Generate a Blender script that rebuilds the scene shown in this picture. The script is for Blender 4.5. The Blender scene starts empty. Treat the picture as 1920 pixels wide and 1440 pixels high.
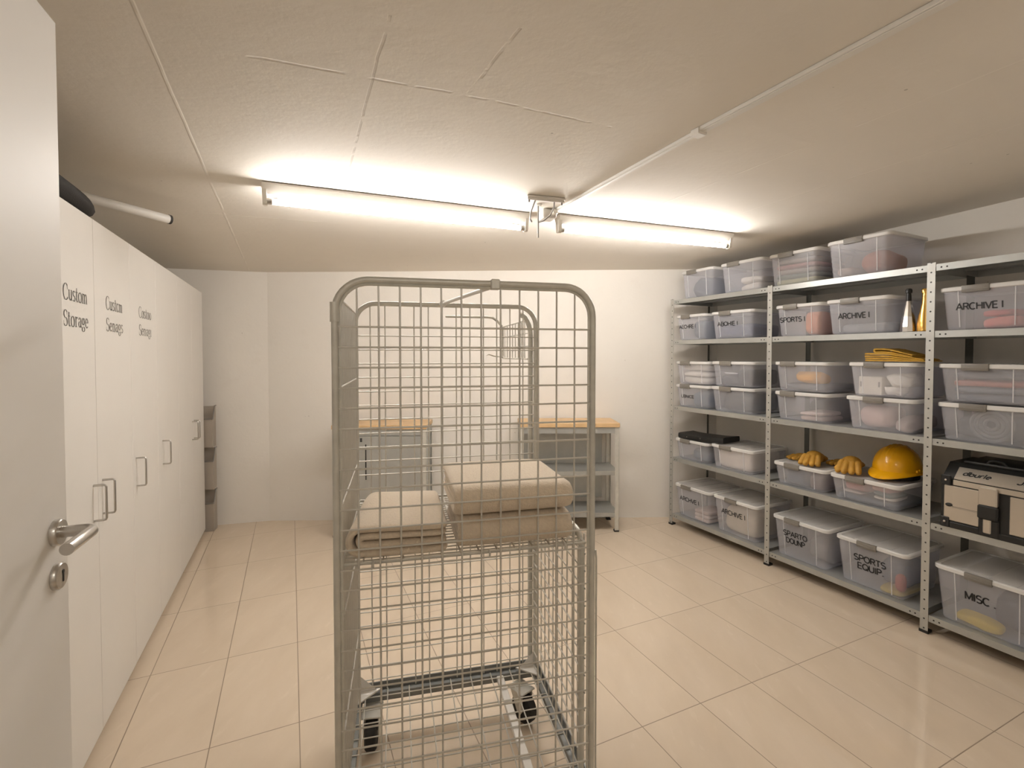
import bpy, bmesh, math, random
from mathutils import Vector, Matrix, noise
from math import sin, cos, pi, radians, atan2, hypot

C = bpy.context.scene.collection
random.seed(7)

# ------------------------------------------------------------------ helpers
class MB:
    """collects shapes and links them as ONE mesh object"""
    def __init__(s): s.v=[]; s.f=[]; s.m=[]
    def add(s, verts, faces, mi=0, M=None):
        o=len(s.v)
        s.v += [tuple(M@Vector(p)) if M else tuple(p) for p in verts]
        s.f += [tuple(i+o for i in f) for f in faces]; s.m += [mi]*len(faces)
    def box(s, x0,x1,y0,y1,z0,z1, mi=0, M=None):
        s.add([(x0,y0,z0),(x1,y0,z0),(x1,y1,z0),(x0,y1,z0),(x0,y0,z1),(x1,y0,z1),(x1,y1,z1),(x0,y1,z1)],
              [(3,2,1,0),(4,5,6,7),(0,1,5,4),(1,2,6,5),(2,3,7,6),(3,0,4,7)],mi,M)
    def rbox(s, x0,x1,y0,y1,z0,z1, r=.004, n=2, mi=0, M=None):
        b=bmesh.new(); bmesh.ops.create_cube(b,size=1)
        for v in b.verts: v.co=Vector(((x0+x1)/2+v.co.x*(x1-x0),(y0+y1)/2+v.co.y*(y1-y0),(z0+z1)/2+v.co.z*(z1-z0)))
        bmesh.ops.bevel(b,geom=b.edges[:],offset=r,segments=n,profile=.5,affect='EDGES')
        b.verts.index_update()
        s.add([v.co[:] for v in b.verts],[[v.index for v in f.verts] for f in b.faces],mi,M); b.free()
    def tube(s, pts, r, n=8, mi=0, closed=False, M=None):
        P=[Vector(p) for p in pts]; L=len(P); rr=r if isinstance(r,(list,tuple)) else [r]*L
        T=[]
        for i in range(L):
            a=P[i-1] if (i>0 or closed) else P[i]; b=P[(i+1)%L] if (i<L-1 or closed) else P[i]
            t=(b-a); T.append(t.normalized() if t.length>1e-9 else Vector((0,0,1)))
        up=Vector((0,0,1)) if abs(T[0].z)<.9 else Vector((1,0,0))
        N=(up-T[0]*up.dot(T[0])).normalized(); V=[];F=[]
        for i in range(L):
            N=(N-T[i]*N.dot(T[i])).normalized(); B=T[i].cross(N)
            for k in range(n):
                a=2*pi*k/n; V.append(P[i]+N*(cos(a)*rr[i])+B*(sin(a)*rr[i]))
        for i in range(L if closed else L-1):
            j=(i+1)%L
            for k in range(n): F.append((i*n+k,i*n+(k+1)%n,j*n+(k+1)%n,j*n+k))
        if not closed:
            F.append(tuple(range(n))[::-1]); F.append(tuple((L-1)*n+k for k in range(n)))
        s.add(V,F,mi,M)
    def lathe(s, prof, n=24, mi=0, M=None):
        V=[];F=[];L=len(prof)
        for r,z in prof:
            for k in range(n): V.append((r*cos(2*pi*k/n),r*sin(2*pi*k/n),z))
        for i in range(L-1):
            for k in range(n): F.append((i*n+k,i*n+(k+1)%n,(i+1)*n+(k+1)%n,(i+1)*n+k))
        F.append(tuple(range(n))[::-1]); F.append(tuple((L-1)*n+k for k in range(n)))
        s.add(V,F,mi,M)
    def prism(s, poly, z0, z1, mi=0, M=None):
        n=len(poly)
        s.add([(x,y,z0) for x,y in poly]+[(x,y,z1) for x,y in poly],
              [tuple(range(n))[::-1],tuple(range(n,2*n))]+[(i,(i+1)%n,n+(i+1)%n,n+i) for i in range(n)],mi,M)
    def rings(s, rings, mi=0, cap0=True, cap1=True, M=None):
        n=len(rings[0]); V=[p for r in rings for p in r]; F=[]
        for i in range(len(rings)-1):
            for k in range(n): F.append((i*n+k,i*n+(k+1)%n,(i+1)*n+(k+1)%n,(i+1)*n+k))
        if cap0: F.append(tuple(range(n))[::-1])
        if cap1: F.append(tuple((len(rings)-1)*n+k for k in range(n)))
        s.add(V,F,mi,M)
    def build(s, name, mats, parent=None, smooth=False, angle=40):
        me=bpy.data.meshes.new(name); me.from_pydata(s.v,[],s.f)
        if not isinstance(mats,(list,tuple)): mats=[mats]
        for m in mats: me.materials.append(m)
        me.polygons.foreach_set('material_index',s.m)
        b=bmesh.new(); b.from_mesh(me); bmesh.ops.recalc_face_normals(b,faces=b.faces[:])
        if smooth:
            for f in b.faces: f.smooth=True
            for e in b.edges:
                if len(e.link_faces)==2 and e.calc_face_angle(0)>radians(angle): e.smooth=False
        b.to_mesh(me); b.free(); me.update()
        o=bpy.data.objects.new(name,me); C.objects.link(o)
        if parent: o.parent=parent
        return o

def tag(o,label=None,cat=None,group=None,kind=None):
    if label: o['label']=label
    if cat: o['category']=cat
    if group: o['group']=group
    if kind: o['kind']=kind
    return o
def thing(name,label,cat,loc=(0,0,0),rz=0,group=None):
    o=bpy.data.objects.new(name,None); C.objects.link(o); o.location=loc; o.rotation_euler=(0,0,rz)
    o.empty_display_size=.05
    return tag(o,label,cat,group)

def srgb(h):
    h=h.lstrip('#'); out=[]
    for i in (0,2,4):
        c=int(h[i:i+2],16)/255; out.append(c/12.92 if c<=.04045 else ((c+.055)/1.055)**2.4)
    return tuple(out)+(1,)

def mat(name, col, rough=.5, metal=0, spec=.5, nscale=0, namt=0, bump=0, bscale=60, sheen=0, coat=0):
    m=bpy.data.materials.new(name); m.use_nodes=True; nt=m.node_tree; N=nt.nodes; L=nt.links
    p=N['Principled BSDF']; c=srgb(col) if isinstance(col,str) else col
    p.inputs['Base Color'].default_value=c; p.inputs['Roughness'].default_value=rough
    p.inputs['Metallic'].default_value=metal; p.inputs['Specular IOR Level'].default_value=spec
    if sheen: p.inputs['Sheen Weight'].default_value=sheen
    if coat: p.inputs['Coat Weight'].default_value=coat
    tc=N.new('ShaderNodeTexCoord')
    if namt:
        n=N.new('ShaderNodeTexNoise'); n.inputs['Scale'].default_value=nscale or 8; n.inputs['Detail'].default_value=5
        L.new(tc.outputs['Object'],n.inputs['Vector'])
        r=N.new('ShaderNodeValToRGB'); r.color_ramp.elements[0].position=.3; r.color_ramp.elements[1].position=.7
        r.color_ramp.elements[0].color=tuple(x*(1-namt) for x in c[:3])+(1,); r.color_ramp.elements[1].color=tuple(min(1,x*(1+namt*.5)) for x in c[:3])+(1,)
        L.new(n.outputs['Fac'],r.inputs['Fac']); L.new(r.outputs['Color'],p.inputs['Base Color'])
    if bump:
        n=N.new('ShaderNodeTexNoise'); n.inputs['Scale'].default_value=bscale; n.inputs['Detail'].default_value=4
        L.new(tc.outputs['Object'],n.inputs['Vector'])
        b=N.new('ShaderNodeBump'); b.inputs['Strength'].default_value=bump; b.inputs['Distance'].default_value=.01
        L.new(n.outputs['Fac'],b.inputs['Height']); L.new(b.outputs['Normal'],p.inputs['Normal'])
    return m

def plastic(name, col, transp, rough=.3, tint=(1,1,1,1), milk=.35):
    """milky see-through polypropylene: part clear, part scattering on both sides"""
    m=bpy.data.materials.new(name); m.use_nodes=True; nt=m.node_tree; N=nt.nodes; L=nt.links
    p=N['Principled BSDF']; p.inputs['Base Color'].default_value=srgb(col); p.inputs['Roughness'].default_value=rough
    tl=N.new('ShaderNodeBsdfTranslucent'); tl.inputs['Color'].default_value=srgb(col)
    m1=N.new('ShaderNodeMixShader'); m1.inputs['Fac'].default_value=milk
    L.new(p.outputs['BSDF'],m1.inputs[1]); L.new(tl.outputs['BSDF'],m1.inputs[2])
    t=N.new('ShaderNodeBsdfTransparent'); t.inputs['Color'].default_value=tint
    mx=N.new('ShaderNodeMixShader'); mx.inputs['Fac'].default_value=transp
    L.new(m1.outputs[0],mx.inputs[1]); L.new(t.outputs['BSDF'],mx.inputs[2])
    L.new(mx.outputs['Shader'],N['Material Output'].inputs['Surface'])
    return m

class NT:
    """little node-maths helper"""
    def __init__(s,m): s.nt=m.node_tree; s.N=s.nt.nodes; s.L=s.nt.links
    def m(s,op,a,b=None,c=None):
        n=s.N.new('ShaderNodeMath'); n.operation=op
        for i,x in enumerate((a,b,c)):
            if x is None: continue
            if isinstance(x,(int,float)): n.inputs[i].default_value=x
            else: s.L.new(x,n.inputs[i])
        return n.outputs[0]
    def noise(s,vec,scale,detail=4,rough=.5):
        n=s.N.new('ShaderNodeTexNoise'); n.inputs['Scale'].default_value=scale; n.inputs['Detail'].default_value=detail
        n.inputs['Roughness'].default_value=rough; s.L.new(vec,n.inputs['Vector']); return n.outputs['Fac']
    def mix(s,f,a,b):
        n=s.N.new('ShaderNodeMix'); n.data_type='RGBA'
        for i,x in ((0,f),(6,a),(7,b)):
            if isinstance(x,(int,float)): n.inputs[i].default_value=x
            elif isinstance(x,tuple): n.inputs[i].default_value=x
            else: s.L.new(x,n.inputs[i])
        return n.outputs[2]
    def step(s,x,lo,hi):
        n=s.N.new('ShaderNodeMapRange'); n.interpolation_type='SMOOTHSTEP'
        s.L.new(x,n.inputs[0]); n.inputs[1].default_value=lo; n.inputs[2].default_value=hi
        return n.outputs[0]
    def bump(s,h,strength,dist=.01):
        b=s.N.new('ShaderNodeBump'); b.inputs['Strength'].default_value=strength; b.inputs['Distance'].default_value=dist
        s.L.new(h,b.inputs['Height']); return b.outputs['Normal']

# ------------------------------------------------------------------ materials
M={}
M['laminate']=mat('white_laminate',(.80,.775,.735,1),.38,namt=.02,nscale=3,bump=.01,bscale=200)
M['door']=mat('white_door_paint',(.80,.775,.735,1),.50,spec=.3,namt=.02,nscale=2)
M['dark_gap']=mat('cabinet_inside',(.30,.28,.25,1),.8)
M['steel']=mat('brushed_steel',(.56,.54,.51,1),.28,metal=1,bump=.03,bscale=120)
M['zinc']=mat('galvanised_steel',(.62,.61,.56,1),.38,metal=.35,namt=.10,nscale=25)
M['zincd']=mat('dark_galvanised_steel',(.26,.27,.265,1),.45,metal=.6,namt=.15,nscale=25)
M['wire']=mat('zinc_wire',(.60,.58,.53,1),.38,metal=.3,namt=.06,nscale=40)
M['shelfm']=mat('shelf_sheet_steel',(.46,.47,.455,1),.40,metal=.55,namt=.06,nscale=14)
M['black']=mat('black_plastic',(.012,.012,.012,1),.42,bump=.05,bscale=150)
M['rubber']=mat('dark_rubber',(.02,.018,.016,1),.7)
M['blackcloth']=mat('black_fabric',(.022,.020,.018,1),.85,bump=.15,bscale=250)
M['wood']=mat('beech_worktop',(.66,.45,.24,1),.42,namt=.14,nscale=9)
M['white_plastic']=mat('white_plastic',(.78,.76,.72,1),.45,namt=.02,nscale=10)
M['lamp_body']=mat('lamp_housing',(.80,.77,.70,1),.45,namt=.02,nscale=10)
M['grey_clip']=mat('grey_plastic',(.20,.185,.165,1),.45,namt=.05,nscale=30)
M['print']=mat('black_print',(.015,.015,.015,1),.6,namt=.1,nscale=50)
M['print_grey']=mat('dark_grey_print',(.10,.093,.085,1),.6,namt=.1,nscale=50)
M['tub']=plastic('clear_tub_plastic','#F8F8FC',.765,.28,(.97,.975,1,1),.30)
M['tubrim']=plastic('tub_edge_plastic','#F6F6F8',.30,.35)
M['lidtop']=plastic('clear_lid_plastic','#F0EFEE',.58,.22)
M['lidrim']=plastic('white_lid_rim','#F8F7F5',.05,.4)
M['whitebox']=plastic('white_tub_plastic','#F8F4EC',.04,.45)
M['bin']=plastic('grey_bin_plastic','#CFC6BA',.25,.4)
M['fleece']=mat('beige_fleece',(.72,.615,.485,1),.95,spec=.1,namt=.07,nscale=120,bump=.35,bscale=260,sheen=.35)
M['helmet']=mat('yellow_helmet_plastic',(.86,.43,.006,1),.22,coat=.3,namt=.02,nscale=6)
M['glove']=mat('yellow_leather',(.50,.265,.035,1),.62,namt=.22,nscale=30,bump=.2,bscale=90)
M['ycloth']=mat('mustard_canvas',(.52,.30,.035,1),.8,namt=.16,nscale=30,bump=.2,bscale=160)
M['chrome']=mat('polished_silver',(.72,.70,.68,1),.12,metal=1,bump=.02,bscale=40)
M['gold']=mat('gold_foil',(.78,.47,.13,1),.24,metal=1,bump=.12,bscale=60)
M['alu']=mat('brushed_aluminium',(.62,.57,.50,1),.34,metal=.8,namt=.06,nscale=6)
M['cable']=mat('grey_cable',(.22,.20,.18,1),.6)
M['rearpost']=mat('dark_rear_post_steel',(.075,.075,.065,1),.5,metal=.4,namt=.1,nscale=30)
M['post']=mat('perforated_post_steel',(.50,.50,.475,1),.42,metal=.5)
nt=NT(M['post'])
tc=nt.N.new('ShaderNodeTexCoord'); sx=nt.N.new('ShaderNodeSeparateXYZ'); nt.L.new(tc.outputs['Object'],sx.inputs[0])
fz=nt.m('SUBTRACT',nt.m('FRACT',nt.m('DIVIDE',sx.outputs[2],.05)),.5); fz=nt.m('MULTIPLY',fz,.05)
dx=nt.m('ADD',sx.outputs[0],.0175); dd=nt.m('SQRT',nt.m('ADD',nt.m('MULTIPLY',dx,dx),nt.m('MULTIPLY',fz,fz)))
dy=nt.m('SUBTRACT',sx.outputs[1],.018); d2=nt.m('SQRT',nt.m('ADD',nt.m('MULTIPLY',dy,dy),nt.m('MULTIPLY',fz,fz)))
hole=nt.m('MAXIMUM',nt.m('LESS_THAN',dd,.0042),nt.m('LESS_THAN',d2,.0042))   # round bolt holes
nn=nt.noise(tc.outputs['Object'],20)
base=nt.mix(nn,(.42,.42,.40,1),(.56,.56,.53,1)); colr=nt.mix(hole,base,(.03,.03,.03,1))
p=nt.N['Principled BSDF']; nt.L.new(colr,p.inputs['Base Color'])
nt.L.new(nt.m('MULTIPLY',nt.m('SUBTRACT',1,hole),.5),p.inputs['Metallic'])

def emit(name,col,st):
    m=bpy.data.materials.new(name); m.use_nodes=True; N=m.node_tree.nodes; N.remove(N['Principled BSDF'])
    e=N.new('ShaderNodeEmission'); e.inputs['Color'].default_value=col; e.inputs['Strength'].default_value=st
    m.node_tree.links.new(e.outputs[0],N['Material Output'].inputs['Surface']); return m
M['tube']=emit('lit_fluorescent_tube',(1,.95,.90,1),128)

# wall plaster
def plaster(name,col,lines=(),pit=.5):
    """painted concrete; lines = straight formwork seams (x0,y0,x1,y1,width,lift)"""
    m=bpy.data.materials.new(name); m.use_nodes=True; t=NT(m); p=t.N['Principled BSDF']
    tc=t.N.new('ShaderNodeTexCoord'); V=tc.outputs['Object']; sx=t.N.new('ShaderNodeSeparateXYZ'); t.L.new(V,sx.inputs[0])
    big=t.noise(V,1.3,5,.6); fine=t.noise(V,45,4); mid=t.noise(V,7,5,.6)
    c=t.mix(big,tuple(x*.93 for x in col[:3])+(1,),tuple(min(1,x*1.04) for x in col[:3])+(1,))
    c=t.mix(t.m('MULTIPLY',t.step(mid,.55,.75),.10),c,(.62,.55,.47,1))
    vo=t.N.new('ShaderNodeTexVoronoi'); vo.inputs['Scale'].default_value=9; t.L.new(V,vo.inputs['Vector'])
    pits=t.m('MULTIPLY',t.m('LESS_THAN',vo.outputs['Distance'],.045),t.step(t.noise(V,3,2),.53,.62))
    c=t.mix(t.m('MULTIPLY',pits,pit),c,(.28,.24,.20,1))
    h=t.m('ADD',t.m('MULTIPLY',mid,.6),t.m('MULTIPLY',fine,.25)); h=t.m('SUBTRACT',h,t.m('MULTIPLY',pits,.8))
    wob=t.m('MULTIPLY',t.m('SUBTRACT',t.noise(V,5,3),.5),.02)
    for x0,y0,x1,y1,w,lift in lines:
        L_=hypot(x1-x0,y1-y0); ux,uy=(x1-x0)/L_,(y1-y0)/L_
        dx=t.m('SUBTRACT',sx.outputs[0],x0); dy=t.m('SUBTRACT',sx.outputs[1],y0)
        al=t.m('ADD',t.m('MULTIPLY',dx,ux),t.m('MULTIPLY',dy,uy))
        ac=t.m('ABSOLUTE',t.m('ADD',t.m('SUBTRACT',t.m('MULTIPLY',dy,ux),t.m('MULTIPLY',dx,uy)),t.m('MULTIPLY',wob,.35 if lift>0 else 1.0)))
        f=t.m('SUBTRACT',1,t.step(ac,w*.35,w)); f=t.m('MULTIPLY',f,t.m('MULTIPLY',t.m('GREATER_THAN',al,0),t.m('LESS_THAN',al,L_)))
        f=t.m('MULTIPLY',f,t.step(t.noise(V,14 if lift<0 else 6,2),.36 if lift>0 else .40,.52 if lift>0 else .56))
        h=t.m('ADD',h,t.m('MULTIPLY',f,lift))
        c=t.mix(t.m('MULTIPLY',f,.35),c,(.90,.86,.79,1) if lift>0 else (.42,.36,.30,1))
    t.L.new(c,p.inputs['Base Color']); p.inputs['Roughness'].default_value=.75
    t.L.new(t.bump(h,.22,.012),p.inputs['Normal'])
    return m
M['wall']=plaster('wall_plaster',(.80,.765,.71,1),pit=.35)
SEAMS=[(-.55,.40,-2.23,4.10,.0065,1.3),(-2.6,2.31,-1.0,2.86,.006,1.2),(-.30,1.20,-.75,2.20,.006,-.5),
       (1.60,1.18,.70,2.74,.006,1.2),(2.6,.45,1.30,2.74,.006,1.2),
       (-.75,1.34,-.14,1.55,.007,-.6),(-.14,1.55,.36,1.76,.007,-.6),(.02,1.25,-.144,1.552,.007,-.6)]
M['ceil']=plaster('ceiling_concrete',(.78,.735,.665,1),SEAMS,pit=.55)

# floor tiles
m=bpy.data.materials.new('beige_porcelain_tiles'); m.use_nodes=True; t=NT(m); p=t.N['Principled BSDF']
tc=t.N.new('ShaderNodeTexCoord'); V=tc.outputs['Object']; sx=t.N.new('ShaderNodeSeparateXYZ'); t.L.new(V,sx.inputs[0])
TA=radians(24.64); TW,TL=.3043,.5843; OX,OY=.022,2.9074
dx=t.m('SUBTRACT',sx.outputs[0],OX); dy=t.m('SUBTRACT',sx.outputs[1],OY)
u=t.m('DIVIDE',t.m('ADD',t.m('MULTIPLY',dx,cos(TA)),t.m('MULTIPLY',dy,sin(TA))),TW)
v=t.m('DIVIDE',t.m('SUBTRACT',t.m('MULTIPLY',dx,sin(TA)),t.m('MULTIPLY',dy,cos(TA))),TL)
def edge(x,size):
    f=t.m('FRACT',x); d=t.m('MINIMUM',f,t.m('SUBTRACT',1,f)); return t.m('MULTIPLY',d,size)
de=t.m('MINIMUM',edge(u,TW),edge(v,TL))
gr=t.m('SUBTRACT',1,t.step(de,.0012,.0024))
cmb=t.N.new('ShaderNodeCombineXYZ'); t.L.new(t.m('FLOOR',u),cmb.inputs[0]); t.L.new(t.m('FLOOR',v),cmb.inputs[1])
wn=t.N.new('ShaderNodeTexWhiteNoise'); t.L.new(cmb.outputs[0],wn.inputs['Vector'])
ad=t.N.new('ShaderNodeVectorMath'); ad.operation='MULTIPLY_ADD'; t.L.new(cmb.outputs[0],ad.inputs[0]); ad.inputs[1].default_value=(3.1,7.7,0); t.L.new(V,ad.inputs[2])
mp=t.N.new('ShaderNodeMapping'); mp.inputs['Rotation'].default_value=(0,0,-TA); mp.inputs['Scale'].default_value=(5,1.6,1); t.L.new(ad.outputs[0],mp.inputs['Vector'])
vein=t.noise(mp.outputs[0],1.6,6,.6)
c=t.mix(vein,(.61,.505,.385,1),(.74,.63,.50,1)); c=t.mix(t.m('MULTIPLY',wn.outputs['Value'],.22),c,(.60,.50,.39,1))
c=t.mix(t.m('MULTIPLY',t.step(t.noise(mp.outputs[0],5,4),.60,.72),.18),c,(.80,.70,.58,1))
c=t.mix(t.m('MULTIPLY',gr,.85),c,(.22,.165,.115,1)); t.L.new(c,p.inputs['Base Color'])
t.L.new(t.m('ADD',t.m('MULTIPLY',gr,.5),t.m('ADD',.05,t.m('MULTIPLY',vein,.06))),p.inputs['Roughness'])
p.inputs['Specular IOR Level'].default_value=.45
t.L.new(t.bump(t.m('ADD',t.m('MULTIPLY',gr,-1),t.m('MULTIPLY',t.noise(V,3,2),.08)),.12,.004),p.inputs['Normal'])
M['floor']=m

# ------------------------------------------------------------------ room shell
def zc(x,y): return 2.324+.0121*x-.031*y        # gently sloping basement ceiling
SH0=Vector((1.369,4.086)); SU=Vector((.4407,-.8977)); SV=Vector((.8977,.4407)); SR=atan2(SU.y,SU.x)
CB0=Vector((-1.49,1.657)); CD=Vector((-.412,.911)).normalized(); CN=Vector((-CD.y,CD.x))
E1=Vector((cos(TA),sin(TA))); DH=Vector((-.420,-.046)); 
def isect(p,d,q,e):
    det=d.x*(-e.y)+e.x*d.y; r=q-p; a=(r.x*(-e.y)+e.x*r.y)/det; return p+d*a
A=Vector((-2.12,4.188)); WL=Vector((-.964,-.267)).normalized()
RW0=SH0+SV*.50; LW0=CB0+CN*.62
FW0=DH+Vector((.15,-.34))*.0-E1.orthogonal()*.0
Bc=isect(A,Vector((1,.0263)),RW0,SU)             # back-right corner
Lc=isect(A,WL,LW0,CD); Fl=isect(DH,E1,LW0,CD); Fr=isect(DH,E1,RW0,SU)

def wall(name,a,b,out,z0=0,z1=None,th=.14):
    o=out.normalized()*th
    q=[a,b,b+o,a+o]; V=[(p.x,p.y,z0) for p in q]+[(p.x,p.y,(zc(p.x,p.y)+.002 if z1 is None else z1)) for p in q]
    mb=MB(); mb.add(V,[(3,2,1,0),(4,5,6,7),(0,1,5,4),(1,2,6,5),(2,3,7,6),(3,0,4,7)])
    return tag(mb.build(name,M['wall']),kind='structure')
mb=MB(); mb.box(-4.6,4.4,-2.4,5.2,-.12,0); tag(mb.build('floor',M['floor']),kind='structure')
mb=MB(); q=[(-4.6,-2.4),(4.4,-2.4),(4.4,5.2),(-4.6,5.2)]
mb.add([(x,y,zc(x,y)) for x,y in q]+[(x,y,zc(x,y)+.2) for x,y in q],[(3,2,1,0),(4,5,6,7),(0,1,5,4),(1,2,6,5),(2,3,7,6),(3,0,4,7)])
tag(mb.build('ceiling',M['ceil']),kind='structure')
wall('wall_back',A,Bc,Vector((-.026,1)))
wall('wall_back_left',A,Lc,Vector((-.267,.964)))
wall('wall_right',Bc,Fr,SV)
wall('wall_left',Lc,Fl,CN)
FN=Vector((E1.y,-E1.x))                          # outward (towards the corridor)
J0=DH-E1*.03; J1=DH+E1*1.95
wall('wall_front_left',Fl,J0,FN)
wall('wall_front_right',J1,Fr,FN)
wall('wall_front_lintel',J0,J1,FN,2.03)
K0=J0-E1*.5+FN*1.5; K1=J1+E1*.5+FN*1.5
wall('wall_corridor_end',K0,K1,FN)
wall('wall_corridor_left',K0,J0-E1*.5+FN*.14,-E1,th=.1)
wall('wall_corridor_right',K1,J1+E1*.5+FN*.14,E1,th=.1)

# ------------------------------------------------------------------ entrance door leaf (open, left edge of the photo)
DD=Vector((-.364,.931)).normalized(); DE=Vector((-.755,.811)); LW=.925
HB=DE-DD*LW
door=MB(); door.rbox(0,LW,0,.04,.008,2.0,.002,1); door=door.build('door_1',M['door'])
door.location=(HB.x,HB.y,0); door.rotation_euler=(0,0,atan2(DD.y,DD.x))
tag(door,'white flush door leaf standing open at the left edge with steel lever','door',kind='structure')
hx=LW-.041; hz=1.163
mb=MB(); R90=Matrix.Rotation(pi/2,4,'X')
mb.lathe([(.0215,0),(.0215,.007),(.0195,.0095),(.0,.0097)],28,M=Matrix.Translation((hx,0,hz))@R90)
rose=mb.build('handle_rose',M['steel'],door,True)
mb=MB(); L=.093
pts=[(hx,-.004,hz),(hx,-.040,hz),(hx-.003,-.048,hz),(hx-.011,-.0515,hz),(hx-.06,-.0515,hz),(hx-L,-.0515,hz)]
mb.tube(pts,.0092,18); mb.build('lever_handle',M['steel'],door,True)
mb=MB(); mb.lathe([(.0215,0),(.0215,.006),(.0195,.0085),(.0,.0086)],28,M=Matrix.Translation((hx,0,hz-.0715))@R90)
esc=mb.build('keyhole_escutcheon',M['steel'],door,True)
mb=MB(); zk=hz-.0715; mb.box(hx+.0008,hx+.0038,-.0094,-.0080,zk-.010,zk+.006); mb.lathe([(.0035,0),(.0035,.001)],12,M=Matrix.Translation((hx+.0023,-.0082,zk+.006))@R90)
mb.build('keyhole',M['black'],esc)

# ------------------------------------------------------------------ stroke lettering with serifs (broad-nib pen)
def arc(cx,cy,rx,ry,a0,a1,n=14):
    return [(cx+rx*cos(radians(a0+(a1-a0)*i/n)),cy+ry*sin(radians(a0+(a1-a0)*i/n))) for i in range(n+1)]
def serif(x,y,w=.09): return ('S',[(x-w,y),(x+w,y)])
GL={
 'C':(.68,[arc(.37,.35,.31,.36,48,318,20),('S',[(.58,.62),(.60,.46)])]),
 'S':(.54,[arc(.27,.525,.19,.175,35,250,12)+arc(.26,.185,.21,.185,88,-145,14)[1:],('S',[(.45,.64),(.46,.50)]),('S',[(.05,.06),(.045,.22)])]),
 'u':(.56,[[(.13,.46),(.13,.16)]+arc(.255,.15,.125,.14,180,330,8)[1:],[(.42,.46),(.42,.02)],serif(.09,.455,.06),serif(.38,.455,.06),serif(.46,.015,.05)]),
 's':(.42,[arc(.205,.345,.13,.115,30,255,10)+arc(.20,.12,.145,.12,85,-145,10)[1:]]),
 't':(.36,[[(.15,.62),(.15,.13)]+arc(.235,.11,.085,.10,180,310,6),('S',[(.03,.445),(.30,.445)])]),
 'o':(.54,[arc(.265,.23,.21,.235,0,360,22)]),
 'm':(.86,[[(.13,.46),(.13,.01)],[(.13,.34)]+arc(.265,.32,.125,.13,150,0,8)+[(.39,.01)],[(.39,.34)]+arc(.535,.32,.125,.13,150,0,8)+[(.66,.01)],serif(.09,.455,.05),serif(.13,.012,.09),serif(.39,.012,.08),serif(.66,.012,.09)]),
 'r':(.42,[[(.14,.46),(.14,.01)],arc(.28,.30,.13,.15,165,50,8),serif(.10,.455,.05),serif(.14,.012,.10)]),
 'a':(.48,[arc(.235,.31,.14,.14,160,0,8)+[(.375,.10)]+arc(.44,.09,.06,.08,180,280,5),arc(.215,.14,.14,.125,75,350,12)]),
 'g':(.50,[arc(.235,.30,.15,.155,0,360,18),arc(.25,-.06,.17,.115,95,430,18)[2:],('S',[(.36,.40),(.47,.45)])]),
 'e':(.46,[[(.07,.26),(.40,.26)]+arc(.235,.24,.165,.22,8,318,18)]),
 'c':(.44,[arc(.245,.23,.175,.23,50,320,16)]),
 'n':(.58,[[(.13,.46),(.13,.01)],[(.13,.34)]+arc(.28,.32,.14,.13,150,0,8)+[(.42,.01)],serif(.09,.455,.05),serif(.13,.012,.09),serif(.42,.012,.09)]),
 'i':(.28,[[(.14,.46),(.14,.01)],serif(.11,.455,.05),serif(.14,.012,.09)]),
}
def serif_text(mb,lines,cap,width,pitch):
    """local x right, y up; baseline of first line at y=0"""
    for li,txt in enumerate(lines):
        tot=sum(GL[ch][0] for ch in txt); sc=cap/.70; sxx=width/tot; x=0
        for ch in txt:
            w,strokes=GL[ch]
            for st in strokes:
                thin=isinstance(st,tuple); pts=st[1] if thin else st
                P=[((x+a)*sxx, b*sc-li*pitch) for a,b in pts]
                for i in range(len(P)-1):
                    a=Vector(P[i]); b=Vector(P[i+1]); d=b-a
                    if d.length<1e-6: continue
                    d.normalize(); n=Vector((-d.y,d.x)); 
                    def wd(): return cap*(.026 if thin else .022+.062*abs(d.y)**1.2)
                    h=wd()*.66; a2=a-d*cap*.012; b2=b+d*cap*.012
                    mb.add([(a2+n*h)[:]+(0,),(a2-n*h)[:]+(0,),(b2-n*h)[:]+(0,),(b2+n*h)[:]+(0,)],[(0,1,2,3)])
            x+=w

# ------------------------------------------------------------------ tall white cabinets along the left wall
CH=1.955
def cab_loc(s,dep=0): p=CB0+CD*s+CN*dep; return (p.x,p.y,0)
CR=atan2(CD.y,CD.x)
def cabinet(s0,s1,doors,label,txts):
    t=thing('tall_cabinet',label,'cabinet',cab_loc(s0),CR,'white storage cabinets along the left wall')
    W=s1-s0
    mb=MB(); mb.box(.001,W-.001,.020,.60,.03,CH-.002); mb.box(.004,W-.004,.045,.58,0,.03)
    mb.build('carcass',[M['laminate']],t)
    x=0
    for (w,hpos),tx in zip(doors,txts):
        d=MB(); d.rbox(x+.0016,x+w-.0016,0,.018,.031,CH,.0012,1); d=d.build('cabinet_door',M['laminate'],t)
        if hpos is not None:
            hx=x+hpos; h=MB(); zt,zb=.972,.842
            h.tube([(hx,.001,zt),(hx,-.028,zt),(hx,-.034,zt-.001),(hx,-.037,zt-.007),(hx,-.037,zb+.007),(hx,-.034,zb+.001),(hx,-.028,zb),(hx,.001,zb)],.0042,10)
            h.build('handle',M['steel'],d,True)
        if tx:
            ls,x0,wd=tx; 
            for li,line in enumerate(ls):
                b=MB(); serif_text(b,[line],.052,wd,.086)
                o=b.build('lettering',M['print_grey'],d); o.location=(x+x0,-.0008,1.632-.086*li); o.rotation_euler=(pi/2,0,0)
        x+=w
    return t
cabinet(-.28,.58,[(.43,.385),(.43,.048)],'white double wardrobe cabinet nearest the door, lettered Custom Storage',
        [(['Custom','Storage'],.163,.205),(['Custcm','Senags'],.120,.205)])
cabinet(.58,1.03,[(.45,.048)],'narrow white cabinet with third lettering and single left handle',[(['Costoo','Senagi'],.130,.22)])
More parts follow.
